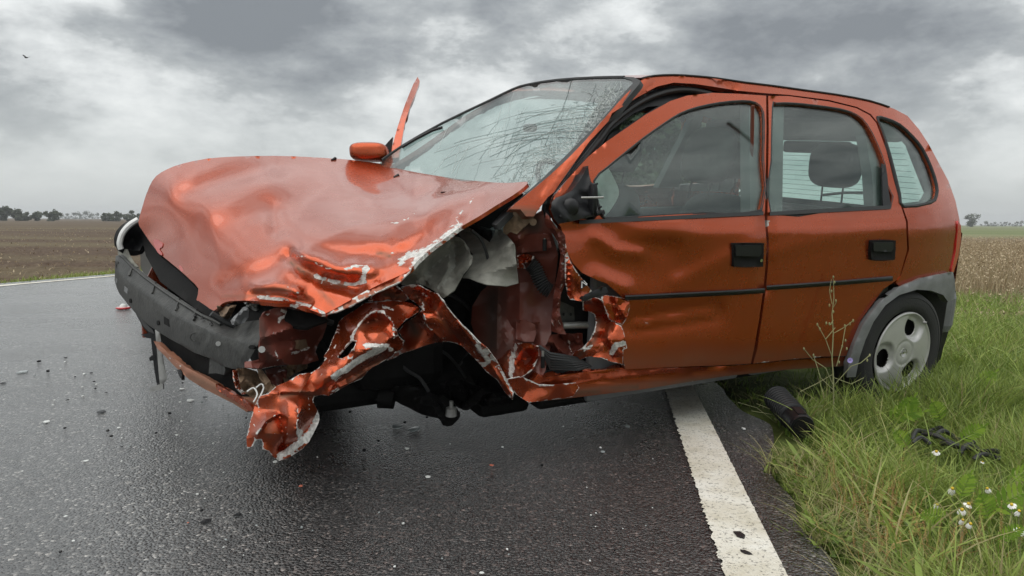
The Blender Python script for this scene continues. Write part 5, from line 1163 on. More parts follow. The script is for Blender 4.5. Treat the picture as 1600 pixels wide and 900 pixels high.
# door mirror bracket with its glass and shell gone
mb = panel('mirror_base', [(919,259),(920.5,272),(922,282),(928,288),(933,297),(935,315),(935,330),(928,338),(915,341),(893,346),(872,350),(866,342),(861,330),(862,316),(868,309),(880,305),(893,298),(905,284)], M['black'], sideo(-.035), door, sp=5, th=.04, sm=0,
    disp=addf(fold([(893,325),(894,326)], -.05, 11), fold([(870,325),(885,345)], -.03, 7), fold([(905,305),(920,312),(930,325)], .045, 6), fold([(865,318),(880,308),(900,305)], -.02, 5), fold([(917,335),(930,330)], -.02, 4), fold([(912,290),(918,270)], .02, 4)))
tube('mirror_pin', [PS(908, 309, -.07), PS(943, 308.5, -.10)], .0035, M['steel'], mb, seg=6)
mesh_obj('mirror_socket', *superell(PS(891, 324, -.06), (.030, .022, .030), [cu, cw, cv], .9), M['black'], mb)
mesh_obj('mirror_arm', *superell(PS(926, 312, -.05), (.012, .018, .055), [cu, cw, cv], .6), M['black'], mb)
tube('mirror_plug', [PS(932, 334, -.06), PS(944, 331, -.07)], .008, M['black'], mb, seg=8)
for (x, y) in ((925,292),(930,290),(940,337),(936,326),(873,340)): tube('mirror_clip', [PS(x, y, -.05), PS(x+3, y-3, -.085)], .004, M['black'], mb, seg=5)
# --- far door, standing open, seen edge-on: the window frame rises past the windscreen
e1 = ray(622, 240); e1 = Vector((e1.x, e1.y, 0)).normalized(); dn = Vector((e1.y, -e1.x, 0))
hb0 = PB(612, 240, 1.60)
fd_d0 = cF.dot(hb0-CAM)
bl_d = tps([(612,240,fd_d0), (625,240,fd_d0-.0), (641,165,fd_d0+.35), (654,120,fd_d0+.75)])
FDR = panel('open_far_door', [(652.5,120),(656,127),(650,145),(642,163),(637,178),(633,190),(629,212),(625.5,231),(623,246),(609,248),(611,236),(616,217),(621,199),(627,180),(634,160),(641,143),(646,131)], M['paint'], bl_d, CAR, sp=5, th=.03, disp=fold([(612,240),(630,190),(650,130)], -.01, 4))
FDR['label'] = 'far front door standing open, seen edge-on beyond the windscreen'
V = []
dp = [hb0, hb0+e1*1.05, hb0+e1*1.05-_z*.72, hb0-_z*.75]
V = dp+[p-dn*.05 for p in dp]
mesh_obj('door_lower_body', V, [(0, 1, 2, 3), (7, 6, 5, 4), (0, 4, 5, 1), (1, 5, 6, 2), (2, 6, 7, 3), (3, 7, 4, 0)], M['paint'], FDR, smooth=False)
tp_ = Pd(654, 122, fd_d0+.75); q0 = hb0+e1*1.05
V = [hb0, q0, tp_+e1*.25, tp_]; mesh_obj('door_glass', V, [(0, 1, 2, 3)], M['glass'], FDR, smooth=False)
panel('mirror_sail', [(613.5,214),(611,236),(608,242),(601.5,240),(600,229),(607,221)], M['black'], lambda x, y: fd_d0-.02, FDR, sp=5, th=.02)
mc = Pd(577, 238, fd_d0-.10)
mr = mesh_obj('mirror_shell', *superell(mc, (.095, .06, .047), [cR, cF, (cU*.98+cR*-.1)], .62, 28, 18), M['crush'], FDR)
tube('mirror_stem', [Pd(597, 240, fd_d0-.08), Pd(608, 243, fd_d0-.03)], .018, M['black'], FDR, seg=8)

# ------------------------------------------------------------------ vegetation
def grass_mat(name, stops, trans=.25):
    m, t, b = new_mat(name); L = t.links.new
    a = N(t, 'ShaderNodeAttribute', attribute_name='tone'); h = N(t, 'ShaderNodeAttribute', attribute_name='tip')
    r = ramp(t, a.outputs['Fac'], stops)
    mx = N(t, 'ShaderNodeMix', data_type='RGBA'); L(math_n(t, 'MULTIPLY', h.outputs['Fac'], .35), mx.inputs[0]); L(r.outputs[0], mx.inputs[6]); mx.inputs[7].default_value = (.30, .30, .12, 1)
    L(mx.outputs[2], b.inputs['Base Color']); b.inputs['Roughness'].default_value = .5; b.inputs['Specular IOR Level'].default_value = .35
    tl = N(t, 'ShaderNodeBsdfTranslucent'); L(mx.outputs[2], tl.inputs[0])
    ms = N(t, 'ShaderNodeMixShader'); ms.inputs[0].default_value = trans; L(b.outputs[0], ms.inputs[1]); L(tl.outputs[0], ms.inputs[2])
    L(ms.outputs[0], t.nodes['Material Output'].inputs[0]); return m
GREENS = [(0, (.05, .09, .02)), (.3, (.115, .20, .032)), (.55, (.20, .31, .045)), (.75, (.30, .40, .07)), (.86, (.33, .33, .12)), (.95, (.36, .30, .16)), (1, (.42, .34, .20))]
M['grass'] = grass_mat('grass_blades', GREENS)
M['weed'] = grass_mat('dry_weeds', [(0, (.15, .095, .055)), (.5, (.36, .26, .165)), (1, (.58, .47, .33))], .15)
M['spike'] = grass_mat('seed_spikes', [(0, (.26, .13, .05)), (.5, (.38, .22, .08)), (1, (.46, .33, .12))], .1)
M['leaf'] = grass_mat('fresh_leaf', [(0, (.15, .28, .035)), (1, (.34, .50, .07))], .35)
M['petal'] = simple('white_petal', (.80, .80, .76), .6, var=.06)
M['disc'] = simple('yellow_flower_disc', (.62, .42, .03), .7, var=.2, vscale=200)
M['purple'] = simple('pale_purple_petal', (.36, .30, .66), .6)
M['drystem'] = simple('pale_dry_stem', (.26, .27, .13), .7, var=.3)
rg_ = np.random.default_rng(5)
def blades(name, X, Y, Z, Hh, Wd, bend, tone, mat, nseg=3, lean=None):
    n = len(X); ang = rg_.uniform(0, 2*math.pi, n); la = rg_.uniform(0, 2*math.pi, n) if lean is None else lean
    wx, wy = np.cos(ang), np.sin(ang); lx, ly = np.cos(la), np.sin(la)
    rows = nseg+1; V = np.zeros((n, 2*nseg+1, 3)); tip = np.zeros((n, 2*nseg+1))
    for j in range(nseg):
        s = j/nseg; wd = Wd*(1-s*.55)*.5; off = bend*Hh*s**1.8; zz = Z+Hh*(s-.25*np.minimum(bend, 1.2)*s**2.2)
        for k, sg in ((0, -1), (1, 1)):
            V[:, 2*j+k, 0] = X+lx*off+sg*wx*wd; V[:, 2*j+k, 1] = Y+ly*off+sg*wy*wd; V[:, 2*j+k, 2] = zz; tip[:, 2*j+k] = s
    V[:, -1, 0] = X+lx*bend*Hh; V[:, -1, 1] = Y+ly*bend*Hh; V[:, -1, 2] = Z+Hh*(1-.25*np.minimum(bend, 1.2)); tip[:, -1] = 1
    m = 2*nseg+1; base = (np.arange(n)*m)[:, None]
    quads = []
    for j in range(nseg-1): quads.append(np.array([2*j, 2*j+1, 2*j+3, 2*j+2]))
    Q = (base[:, None]+np.array(quads)[None]).reshape(-1, 4); T = base+np.array([2*nseg-2, 2*nseg-1, 2*nseg])[None]
    me = bpy.data.meshes.new(name); nv = n*m; me.vertices.add(nv); me.vertices.foreach_set('co', V.reshape(-1))
    nl = Q.size+T.size; me.loops.add(nl); me.loops.foreach_set('vertex_index', np.concatenate([Q.reshape(-1), T.reshape(-1)]).astype(np.int32))
    npo = len(Q)+len(T); me.polygons.add(npo)
    me.polygons.foreach_set('loop_start', np.concatenate([np.arange(len(Q))*4, Q.size+np.arange(len(T))*3]).astype(np.int32))
    me.polygons.foreach_set('loop_total', np.concatenate([np.full(len(Q), 4), np.full(len(T), 3)]).astype(np.int32))
    me.update(calc_edges=True); me.validate()
    a = me.attributes.new('tone', 'FLOAT', 'POINT'); a.data.foreach_set('value', np.repeat(tone, m).astype(np.float32))
    a = me.attributes.new('tip', 'FLOAT', 'POINT'); a.data.foreach_set('value', tip.reshape(-1).astype(np.float32))
    me.materials.append(mat); o = bpy.data.objects.new(name, me); COL.objects.link(o); tag(o, kind='stuff'); return o
def clumpn(x, y, s, k): return noise.noise((x*s, y*s, k))
def footprint(x, y):
    a, b, z = inv(Vector((x, y, .1))); return a, b
def verge_points(n, ylo, yhi, dmax, dens_pow=1.0, right=None):
    out = []
    while len(out) < n:
        y = ylo+(yhi-ylo)*rg_.random()**dens_pow; e = asph_edge(y)
        x = e-.02+abs(rg_.random())*min(dmax, y*.72+.55-e) if right is None else rg_.uniform(e, right(y))
        if x < e-.02: continue
        if x < e+.10 and clumpn(x, y, 7, 3) < -.05: continue
        # bare patch of broken asphalt by the hose
        if ((x-1.02)/.13)**2+((y-2.72)/.34)**2 < 1: continue
        a, b = footprint(x, y)
        if -.6 < a < 3 and .05 < b < 1.6 and rg_.random() > .05: continue
        if abs(a) < .30 and -.09 < b < .3: continue
        out.append((x, y))
    return np.array(out)
def build_grass():
    # fine green grass of the verge
    P = verge_points(64000, 1.2, 8.5, 5.2, 1.6)
    X, Y = P.T; Z = np.array([terrain(x, y) for x, y in P])-.01
    edge = X-np.array([asph_edge(y) for y in Y])
    c1 = np.array([clumpn(x, y, 3.1, 1) for x, y in P]); c2 = np.array([clumpn(x, y, 8, 7) for x, y in P])
    H = (.055+.10*np.clip(edge/.35, 0, 1)+.09*c1+.06*c2)*rg_.uniform(.5, 1.35, len(X)); H = np.clip(H, .025, .34)
    dry = np.clip(.9-edge/.6, 0, 1)*(Y < 2.6)
    tone = np.clip(.48+.35*c1+.22*rg_.normal(0, 1, len(X))*.7+.30*dry*rg_.random(len(X))-.12*(Y > 2.6)*(edge < .4), 0, .97)
    blades('verge_grass', X, Y, Z, H, np.where(rg_.random(len(X)) < .2, .0055, .0030)*(1+Y*.08), rg_.uniform(.15, 1.1, len(X)), tone, M['grass'])
    # tall tufts against the rear wheel and along the sill
    q = []
    while len(q) < 3200:
        c = car(rg_.uniform(-.55, .95), -rg_.uniform(.05, .42), 0); 
        if c.x > asph_edge(c.y)+.05: q.append((c.x, c.y))
    X, Y = np.array(q).T; Z = np.array([terrain(x, y) for x, y in q])
    aa_ = np.array([inv(Vector((x, y, 0)))[0] for x, y in q]); H = rg_.uniform(.14, .27, len(X))*np.clip(1.2-np.abs(aa_+.02)*.75, .45, 1.15)
    blades('tall_wheel_grass', X, Y, Z, H, np.full(len(X), .005), rg_.uniform(.15, .9, len(X)), np.clip(rg_.normal(.5, .2, len(X)), .05, .95), M['grass'], nseg=4)
    # long arching blades
    P = verge_points(2600, 1.3, 7.5, 4.8, 1.4); X, Y = P.T; edge = X-np.array([asph_edge(y) for y in Y]); k = edge > .12; X, Y = X[k], Y[k]
    Z = np.array([terrain(x, y) for x, y in zip(X, Y)])
    blades('long_grass', X, Y, Z, rg_.uniform(.13, .27, len(X)), np.full(len(X), .006), rg_.uniform(.3, 1.2, len(X)), rg_.uniform(.45, .95, len(X)), M['grass'], nseg=6)
    # ground cover of tiny leaves near the asphalt
    P = verge_points(15000, 1.3, 3.9, .55, 1.2); X, Y = P.T; Z = np.array([terrain(x, y) for x, y in P])+rg_.uniform(0, .05, len(X))
    blades('small_leaved_ground_cover', X, Y, Z, rg_.uniform(.012, .03, len(X)), rg_.uniform(.006, .013, len(X)), rg_.uniform(.6, 1.6, len(X)), np.clip(.38+.2*rg_.normal(0, 1, len(X)), 0, .9), M['grass'], nseg=2)
    # broad leaves of plantain and dandelion between the grass
    P = verge_points(4200, 1.3, 6.5, 3.5, 1.4); X, Y = P.T; edge = X-np.array([asph_edge(y) for y in Y]); cc = np.array([clumpn(x, y, 4, 11) for x, y in P]); k = (edge > .08) & (cc > -.05); X, Y = X[k], Y[k]
    Z = np.array([terrain(x, y) for x, y in zip(X, Y)])+.01
    blades('broad_leaves', X, Y, Z, rg_.uniform(.05, .15, len(X)), rg_.uniform(.012, .030, len(X)), rg_.uniform(.5, 1.5, len(X)), np.clip(rg_.normal(.62, .12, len(X)), .2, .8), M['grass'], nseg=5)
    # dry stems trailing over the asphalt edge
    P = verge_points(1500, 1.3, 3.9, .16, 1.2); X, Y = P.T
    blades('dry_stems', X, Y, np.full(len(X), -.005), rg_.uniform(.04, .13, len(X)), np.full(len(X), .0022), rg_.uniform(.6, 1.6, len(X)), rg_.uniform(.8, 1.0, len(X)), M['grass'], nseg=4)
    # grass along the far road edge
    n = 9000; Y = rg_.uniform(5, 32, n)**1.0; X = np.array([interp(LE, y)-.35-abs(rg_.normal(.30, .20)) for y in Y]); Z = np.array([terrain(x, y) for x, y in zip(X, Y)])
    H = rg_.uniform(.04, .11, n)*(1+.6*np.array([clumpn(x, y, 2, 2) for x, y in zip(X, Y)]))
    blades('far_verge_grass', X, Y, Z, H, np.full(n, .012), rg_.uniform(.2, .9, n), np.clip(rg_.normal(.68, .15, n), 0, 1), M['grass'], nseg=2)
    # scattered stubble and clods on the ploughed field
    n = 9000; Y = 8+60*rg_.random(n)**2; X = np.array([interp(LE, y)-.9-rg_.random()*(y*1.0+4) for y in Y]); Z = np.array([terrain(x, y) for x, y in zip(X, Y)])
    blades('field_stubble', X, Y, Z, rg_.uniform(.02, .07, n), np.full(n, .012)*(1+Y/18), rg_.uniform(.3, 1.4, n), rg_.random(n), M['weed'], nseg=2)
    # pale dry weeds behind the car on the right
    n = 26000; Y = 6.6+26*rg_.random(n)**1.6; X = np.maximum(3.0, Y*.50)+(Y*.38+1)*rg_.random(n); Z = np.array([terrain(x, y) for x, y in zip(X, Y)])
    cl = np.array([clumpn(x, y, .9, 5)+.5*clumpn(x, y, 3, 6) for x, y in zip(X, Y)]); k = cl > -.25-.2*(Y > 12); X, Y, Z, cl = X[k], Y[k], Z[k], cl[k]; n = len(X)
    fade = np.clip((Y-6.4)/2.5, .25, 1)
    blades('dry_weed_stems', X, Y, Z, rg_.uniform(.16, .46, n)*fade, np.full(n, .004)*(1+Y/14), rg_.uniform(.1, .5, n), np.clip(rg_.normal(.45, .25, n), 0, 1), M['weed'], nseg=2)
    n2 = n; Z2 = Z+rg_.uniform(.10, .44, n2)*fade
    blades('dry_weed_seed_heads', X+rg_.normal(0, .05, n2), Y+rg_.normal(0, .05, n2), Z2, rg_.uniform(.012, .035, n2), rg_.uniform(.008, .018, n2)*(1+Y/22), rg_.uniform(.5, 1.6, n2), np.clip(rg_.normal(.65, .25, n2), 0, 1), M['weed'], nseg=2)
    # brown seed spikes in the foreground verge
    V = []; Fc = []; tn = []; tp = []
    def spike(x, y, h, t):
        z0 = terrain(x, y); lx, ly = rg_.normal(0, .04), rg_.normal(0, .04)
        st = [Vector((x, y, z0)), Vector((x+lx*.5, y+ly*.5, z0+h*.55)), Vector((x+lx, y+ly, z0+h*.62))]
        v, f = tube_geo(st, .0010, 3, None, False); s = len(V); V.extend(v); Fc.extend([tuple(i+s for i in q) for q in f]); tn.extend([t]*len(v)); tp.extend([0]*len(v))
        for k in range(26):
            q = k/25; c = st[2]+Vector((lx*.3*q, ly*.3*q, h*.42*q)); a = k*2.4; r = .0042*(1-q*.55)
            d = Vector((math.cos(a), math.sin(a), .5))*r; e = Vector((-math.sin(a), math.cos(a), 0))*.0026
            s = len(V); V.extend([c-e, c+d*.5+e*1.2, c+d+Vector((0, 0, .004)), c+e]); Fc.append((s, s+1, s+2, s+3)); tn.extend([min(1, max(0, t+rg_.normal(0, .2)))]*4); tp.extend([0]*4)
    for px, py, sx, sy, k in ((1360, 870, 40, 45, 30), (1395, 830, 30, 25, 26), (1330, 800, 30, 40, 16), (1500, 895, 30, 20, 12), (1540, 885, 22, 20, 8), (1420, 900, 60, 20, 14), (1290, 740, 20, 30, 6)):
        for _ in range(k):
            p = Pz(px+rg_.normal(0, sx), py+rg_.normal(0, sy)+30, -.07)
            if p.x > asph_edge(p.y)+.04 and p.y > 1.15: spike(p.x, p.y, rg_.uniform(.10, .19), rg_.random())
    o = mesh_obj('brown_seed_spikes', V, Fc, M['spike'], smooth=False, attrs={'tone': tn, 'tip': tp}); tag(o, kind='stuff')
build_grass()
# chamomile flowers, each its own plant
def chamomile(px, py, d, r, tilt, label, droop=.5, petals=14):
    r *= .85; top = Pd(px, py, d); root = Vector((top.x+.01, top.y+.02, terrain(top.x, top.y)))
    e = empty('chamomile_flower', root, label, 'flower', 'chamomile flowers in the verge')
    tube('stem', [root, root.lerp(top, .5)+Vector((.008, 0, 0)), top-Vector((0, 0, .002))], .0011, M['drystem'], e, seg=5)
    ax = (Vector((tilt[0], tilt[1], 1))).normalized(); X = ax.orthogonal().normalized(); Y = ax.cross(X)
    mesh_obj('flower_disc', *superell(top+ax*.002, (r*.33, r*.33, r*.30), [X, Y, ax], 1, 12, 8), M['disc'], e)
    V = []; Fc = []
    for k in range(petals):
        a = 2*math.pi*k/petals+rg_.normal(0, .06); dr = X*math.cos(a)+Y*math.sin(a); sd = ax.cross(dr); s = len(V); dp = droop*rg_.uniform(.8, 1.2)
        for q, w in ((.28, .10), (.6, .17), (.9, .14), (1.02, .03)):
            c = top+dr*(r*q*(1-.35*dp*q))-ax*(r*dp*q*q*.9)
            V += [c-sd*r*w, c+sd*r*w]
        for j in range(3): Fc.append((s+2*j, s+2*j+1, s+2*j+3, s+2*j+2))
    mesh_obj('petals', V, Fc, M['petal'], e)
    if 'petals' and e: pass
for args in [
    (1463, 706, 2.35, .0165, (-.2, -.5), 'white daisy flower standing in front of the tangled black rubber strip', .5),
    (1535, 722, 2.3, .008, (.1, -.3), 'tiny white daisy bud beside the right end of the black rubber strip', .3),
    (1488, 764, 1.95, .0165, (-.1, -.5), 'drooping white daisy flower, highest of the cluster below the rubber strip', 1.2),
    (1464, 789, 1.85, .0115, (.1, -.6), 'small daisy with few petals at the left end of the cluster', 1.1),
    (1513, 788, 1.85, .0150, (.2, -.4), 'flat white daisy between two ferny leaves', .4),
    (1503, 797, 1.80, .0160, (-.2, -.5), 'crumpled white daisy just below the flat one', .8),
    (1543, 764, 1.95, .0130, (-.5, -.3), 'white daisy half hidden beside the biggest ferny leaf', .9),
    (1504, 813, 1.70, .0110, (0, -.6), 'old daisy head with orange disc, left of a lower pair', 1.3),
    (1516, 819, 1.70, .0125, (.1, -.6), 'yellow centred daisy, right of a lower pair', 1.0),
    (1581, 789, 1.75, .0135, (-.6, -.3), 'white daisy turned left near the right picture edge', .4),
    (1592, 799, 1.72, .0120, (.1, -.5), 'daisy with large yellow centre near the right picture edge', 1.4),
    (1594, 828, 1.62, .0170, (0, -.5), 'lowest white daisy at the right picture edge', .5),
]: chamomile(*args)
# ferny leaves
def fern(px, py, d, L, ang, up, label, n=9, w=.34):
    """arching feathery leaf, base at the pixel, growing along ang (image plane) and towards the viewer"""
    base = Pd(px, py, d); D = (cR*math.cos(ang)+cU*math.sin(ang)+cF*up).normalized(); S_ = D.cross(cF).normalized(); Nn = S_.cross(D)
    V = []; Fc = []; tn = []
    def leaflet(c, dr, l, w_):
        sd = dr.cross(Nn).normalized(); s = len(V)
        for q, ww in ((0, .25), (.25, .9), (.5, .8), (.55, 1.1), (.8, .6), (1, .05)):
            p = c+dr*(l*q)-Nn*(l*.15*q*q); V.extend([p-sd*w_*ww, p+sd*w_*ww])
        for j in range(5): Fc.append((s+2*j, s+2*j+1, s+2*j+3, s+2*j+2))
        tn.extend([rg_.random()]*12)
    st = [base+D*(L*q)-Vector((0, 0, 1))*(L*.22*q*q) for q in np.linspace(0, 1, 9)]
    v, f = tube_geo(st, .0011, 4, None, False); V.extend(v); Fc.extend(f); tn.extend([.3]*len(v))
    for k in range(1, n):
        q = k/n; i = q*8; a = st[int(i)].lerp(st[min(8, int(i)+1)], i-int(i)); l = L*w*math.sin(math.pi*min(1, q*.75+.22))
        for s in (-1, 1): leaflet(a, (S_*s+D*.55).normalized(), l, L*.040)
    leaflet(st[-1], D, L*.16, L*.035)
    g = root = Vector((base.x, base.y, terrain(base.x, base.y)-.01))
    v, f = tube_geo([g, g.lerp(base, .6)+Vector((.004, 0, 0)), base], .0014, 4, None, False); s = len(V); V.extend(v); Fc.extend([tuple(i+s for i in q) for q in f]); tn.extend([.2]*len(v))
    o = mesh_obj('ferny_leaf', V, Fc, M['leaf'], loc=g, attrs={'tone': tn, 'tip': [0]*len(V)}, smooth=False); tag(o, label, 'leaf', 'bright ferny leaves in the verge')
for a in [(1546, 800, 1.85, .14, .75, -.2, 'largest bright green feathery leaf, arching right beside the daisies'), (1545, 815, 1.80, .10, 1.9, -.2, 'feathery leaf leaning left below the largest one'), (1500, 780, 1.9, .09, 1.3, -.1, 'upright feathery leaf behind the flat daisy'),
          (1480, 812, 1.80, .085, 2.7, -.2, 'low feathery leaf left of the daisy cluster'), (1385, 655, 2.9, .15, .5, -.3, 'bright feathery leaf above the foreground grass, left one of a pair'), (1405, 660, 2.9, .15, 1.3, -.3, 'bright feathery leaf above the foreground grass, right one of a pair'),
          (1500, 690, 2.5, .11, .9, -.3, 'feathery leaf above the black rubber strip'), (1420, 700, 2.45, .10, 2.2, -.2, 'feathery leaf left of the black rubber strip'), (1575, 745, 2.1, .10, .4, -.3, 'feathery leaf at the right picture edge above the daisies'), (1470, 660, 2.9, .13, 2.0, -.3, 'feathery leaf in the tall grass below the rear wheel'),
          (1520, 610, 3.4, .15, 1.0, -.3, 'dark feathery leaf right of the rear wheel'), (1560, 845, 1.62, .07, .8, -.2, 'small feathery leaf at the bottom right')]: fern(*a)
# tall spindly chicory beside the door
def tall_weed():
    d = dB(1310, 560, -.10); P = lambda x, y, k=0: Pd(x, y, d+k)
    base = P(1305, 640); base.z = terrain(base.x, base.y)
    e = empty('tall_weed', base, 'tall spindly dry weed with bare branching stems in front of the rear door', 'plant')
    main = [base, P(1302, 590), P(1300, 560), P(1302, 520), P(1300, 490), P(1303, 465), P(1302, 434)]
    tube('stem', main, .003, M['drystem'], e, seg=6, radii=[.0032, .003, .0026, .0022, .002, .0017, .001])
    for i, b in enumerate([[(1301, 560), (1290, 530), (1277, 507)], [(1302, 521), (1320, 511), (1333, 501)], [(1307, 572), (1316, 540), (1321, 510)], [(1301, 600), (1290, 575), (1270, 562), (1256, 545)], [(1305, 600), (1330, 572), (1345, 567), (1359, 555)], [(1303, 610), (1282, 590), (1271, 555)], [(1300, 475), (1296, 455), (1299, 436)], [(1302, 480), (1307, 472)], [(1302, 500), (1297, 508)], [(1301, 585), (1275, 600), (1250, 612)], [(1303, 590), (1330, 600), (1350, 590)], [(1290, 530), (1305, 512)]]):
        tube('branch', [P(x, y, .012*math.sin(i*2.1+j)) for j, (x, y) in enumerate(b)], .0016, M['drystem'], e, seg=5)
    V = []; Fc = []
    for (x, y) in [(1302, 433), (1304, 441), (1299, 455), (1306, 470), (1296, 477), (1302, 487), (1300, 505), (1333, 501), (1328, 506), (1320, 509), (1277, 507), (1281, 514), (1291, 505), (1359, 555), (1355, 563), (1316, 541), (1321, 532), (1311, 566), (1296, 506), (1256, 545), (1271, 555), (1323, 545)]:
        v, f = superell(P(x, y), (.004, .004, .007), [cR, cF, cU], 1, 6, 5); s = len(V); V += v; Fc += [tuple(i+s for i in q) for q in f]
    tag(mesh_obj('buds', V, Fc, M['drystem'], e), kind='stuff')
    c = P(1328, 563, -.01); V = []; Fc = []
    for k in range(9):
        a = 2*math.pi*k/9; dr = cR*math.cos(a)+cU*math.sin(a); sd = cF.cross(dr); s = len(V); V += [c+dr*.001, c+dr*.010-sd*.0035-cF*.002, c+dr*.012-cF*.002, c+dr*.010+sd*.0035-cF*.002]; Fc.append((s, s+1, s+2, s+3))
    mesh_obj('purple_flower', V, Fc, M['purple'], e, smooth=False)
tall_weed()
def dead_weed(px, py, d, n, label, seed):
    r = random.Random(seed); base = Pd(px, py, d); base.z = terrain(base.x, base.y)
    e = empty('dead_weed', base, label, 'plant', 'dead weeds along the sill')
    for k in range(n):
        a = r.uniform(-1.1, 1.1); L = r.uniform(.08, .22); tipp = base+cR*(math.sin(a)*L)+_z*(math.cos(a)*L*.7)+cF*r.uniform(-.04, .04)
        mid = base.lerp(tipp, .5)+_z*.02; tube('stem', [base, mid, tipp], .0013, M['drystem'], e, seg=4)
dead_weed(1240, 612, 3.0, 9, 'grey dead weed sprawling under the sill, right behind the hose', 1); dead_weed(1215, 600, 3.05, 7, 'grey dead weed under the sill, left of the hose', 2); dead_weed(1275, 600, 3.0, 8, 'grey dead weed at the foot of the tall one', 3)
# trees
M['farleaf'] = grass_mat('distant_foliage', [(0, (.030, .042, .020)), (1, (.060, .078, .036))], .1)
M['bark'] = simple('bark', (.06, .05, .04), .9, var=.3)
def tree(x, y, h, w, label, cat='tree', group=None, lumps=9, leaves=900, ls=.3, seed=1, name='tree', trunk_h=.25, zb=-.15):
    r = random.Random(seed); e = empty(name, (x, y, zb), label, cat, group); o0 = Vector((x, y, zb)); V = []; Fc = []
    th = h*trunk_h+h*.15
    g = [tube_geo([o0, o0+Vector((.02*h, 0, th*.6)), o0+Vector((0, 0, h*.62))], .03*h, 7, [.035*h, .026*h, .010*h])]
    cs = []
    for k in range(lumps):
        a = r.uniform(0, 6.28); rr = w*.5*math.sqrt(r.random())*.85; zc = h*r.uniform(trunk_h+.10, .84)
        rr *= math.sqrt(max(.1, 1-((zc/h-.5)/.5)**2)); c = o0+Vector((rr*math.cos(a), rr*math.sin(a), zc)); s = r.uniform(.14, .26)*min(w, h*1.1)
        cs.append((c, s)); g.append(tube_geo([o0+Vector((0, 0, th*.7)), (o0+Vector((0, 0, th))).lerp(c, .5), c], .01*h, 5, [.014*h, .008*h, .003*h]))
    tv, tf = merge(*g); mesh_obj('trunk', tv, tf, M['bark'], e)
    tn = []
    for k in range(leaves):
        c, s = r.choice(cs); d = Vector((r.gauss(0, 1), r.gauss(0, 1), r.gauss(0, .8))).normalized()*s*r.uniform(.35, 1.12); p = c+d
        if p.z < zb+h*.03: continue
        u_ = Vector((r.gauss(0, 1), r.gauss(0, 1), r.gauss(0, 1))).normalized(); v_ = u_.orthogonal().normalized(); q = ls*r.uniform(.5, 1.2); s0 = len(V)
        V += [p-u_*q, p-v_*q*.6, p+u_*q, p+v_*q*.7]; Fc.append((s0, s0+1, s0+2, s0+3)); tn += [r.random()]*4
    mesh_obj('crown', V, Fc, M['farleaf'], e, smooth=False, attrs={'tone': tn, 'tip': [0]*len(tn)})
def far(px, hpx, wpx, dist, label, seed, group='trees on the left horizon', **k):
    x = (px-800)/FL*dist*1.0; h = hpx/FL*dist+.25; w = wpx/FL*dist
    tree(x, dist, h, w, label, group=group, seed=seed, ls=.05*h+.14, leaves=k.pop('leaves', 900), lumps=k.pop('lumps', 10), trunk_h=k.pop('trunk_h', .0), zb=-.25, **k)
far(2, 23, 34, 210, 'tallest dark tree of the left horizon row, at the very picture edge', 1)
far(26, 21, 26, 215, 'dark tree with a loose top, second from the left picture edge', 2)
far(42, 13, 24, 212, 'low dark bush joining two trees at far left', 3)
far(57, 14, 26, 212, 'low rounded dark tree, right end of the far left row', 4)
far(85, 16, 25, 208, 'lone round tree standing apart on the left horizon', 5)
far(167, 13, 20, 230, 'small dark tree at the left end of the row beside the bonnet', 6)
far(182, 17, 24, 230, 'dark round tree in the middle of the row beside the bonnet', 7)
far(203, 17, 26, 232, 'dark tree right beside the bonnet edge', 8)
far(224, 15, 26, 232, 'dark tree partly hidden behind the bonnet edge', 9)
for i, (px, hp, wp) in enumerate([(104, 9, 20), (120, 11, 24), (135, 13, 22), (150, 11, 22)]):
    far(px, hp, wp, 620, ['leftmost', 'second', 'third', 'rightmost'][i]+' of the four hazy grey-blue trees in the gap of the left horizon row', 20+i, group='hazy far trees on the left horizon', leaves=400)
far(1515, 19, 27, 330, 'tall loose tree on the right horizon just past the tail lamp', 30, group='trees on the right horizon', trunk_h=.12)
for i, (px, hp, wp) in enumerate([(1535, 9, 18), (1548, 8, 18), (1562, 8, 20), (1578, 7, 18), (1592, 9, 20), (1608, 8, 20)]):
    far(px, hp, wp, 520, 'low hazy tree on the right horizon, '+['first', 'second', 'third', 'fourth', 'fifth', 'sixth'][i]+' to the right of the tall loose tree', 40+i, group='low trees on the right horizon', leaves=380)
# tree behind the car seen through the driver window
tree(5.0, 25, 5.4, 4.6, 'leafy green tree standing behind the car, seen through its front windows', seed=77, leaves=13000, ls=.15, lumps=34, trunk_h=.10, zb=-.1)
# bird
def bird():
    c = Pd(41, 90, 60); e = empty('bird', c, 'small dark bird gliding in the sky at upper left', 'bird')
    mesh_obj('body', *superell(c, (.16, .05, .05), [cR, cF, cU], 1, 12, 8), M['dark'], e)
    for s in (-1, 1):
        V = [c+cR*.08, c-cR*.06, c+cF*(.42*s)-cR*.04+cU*(.14+.05*s), c+cF*(.40*s)+cR*.06+cU*(.15+.05*s)]; V += [v-cU*.012 for v in V]
        mesh_obj('wing', V, [(0, 1, 2, 3), (7, 6, 5, 4), (0, 4, 5, 1), (1, 5, 6, 2), (2, 6, 7, 3), (3, 7, 4, 0)], M['dark'], e, smooth=False)
bird()
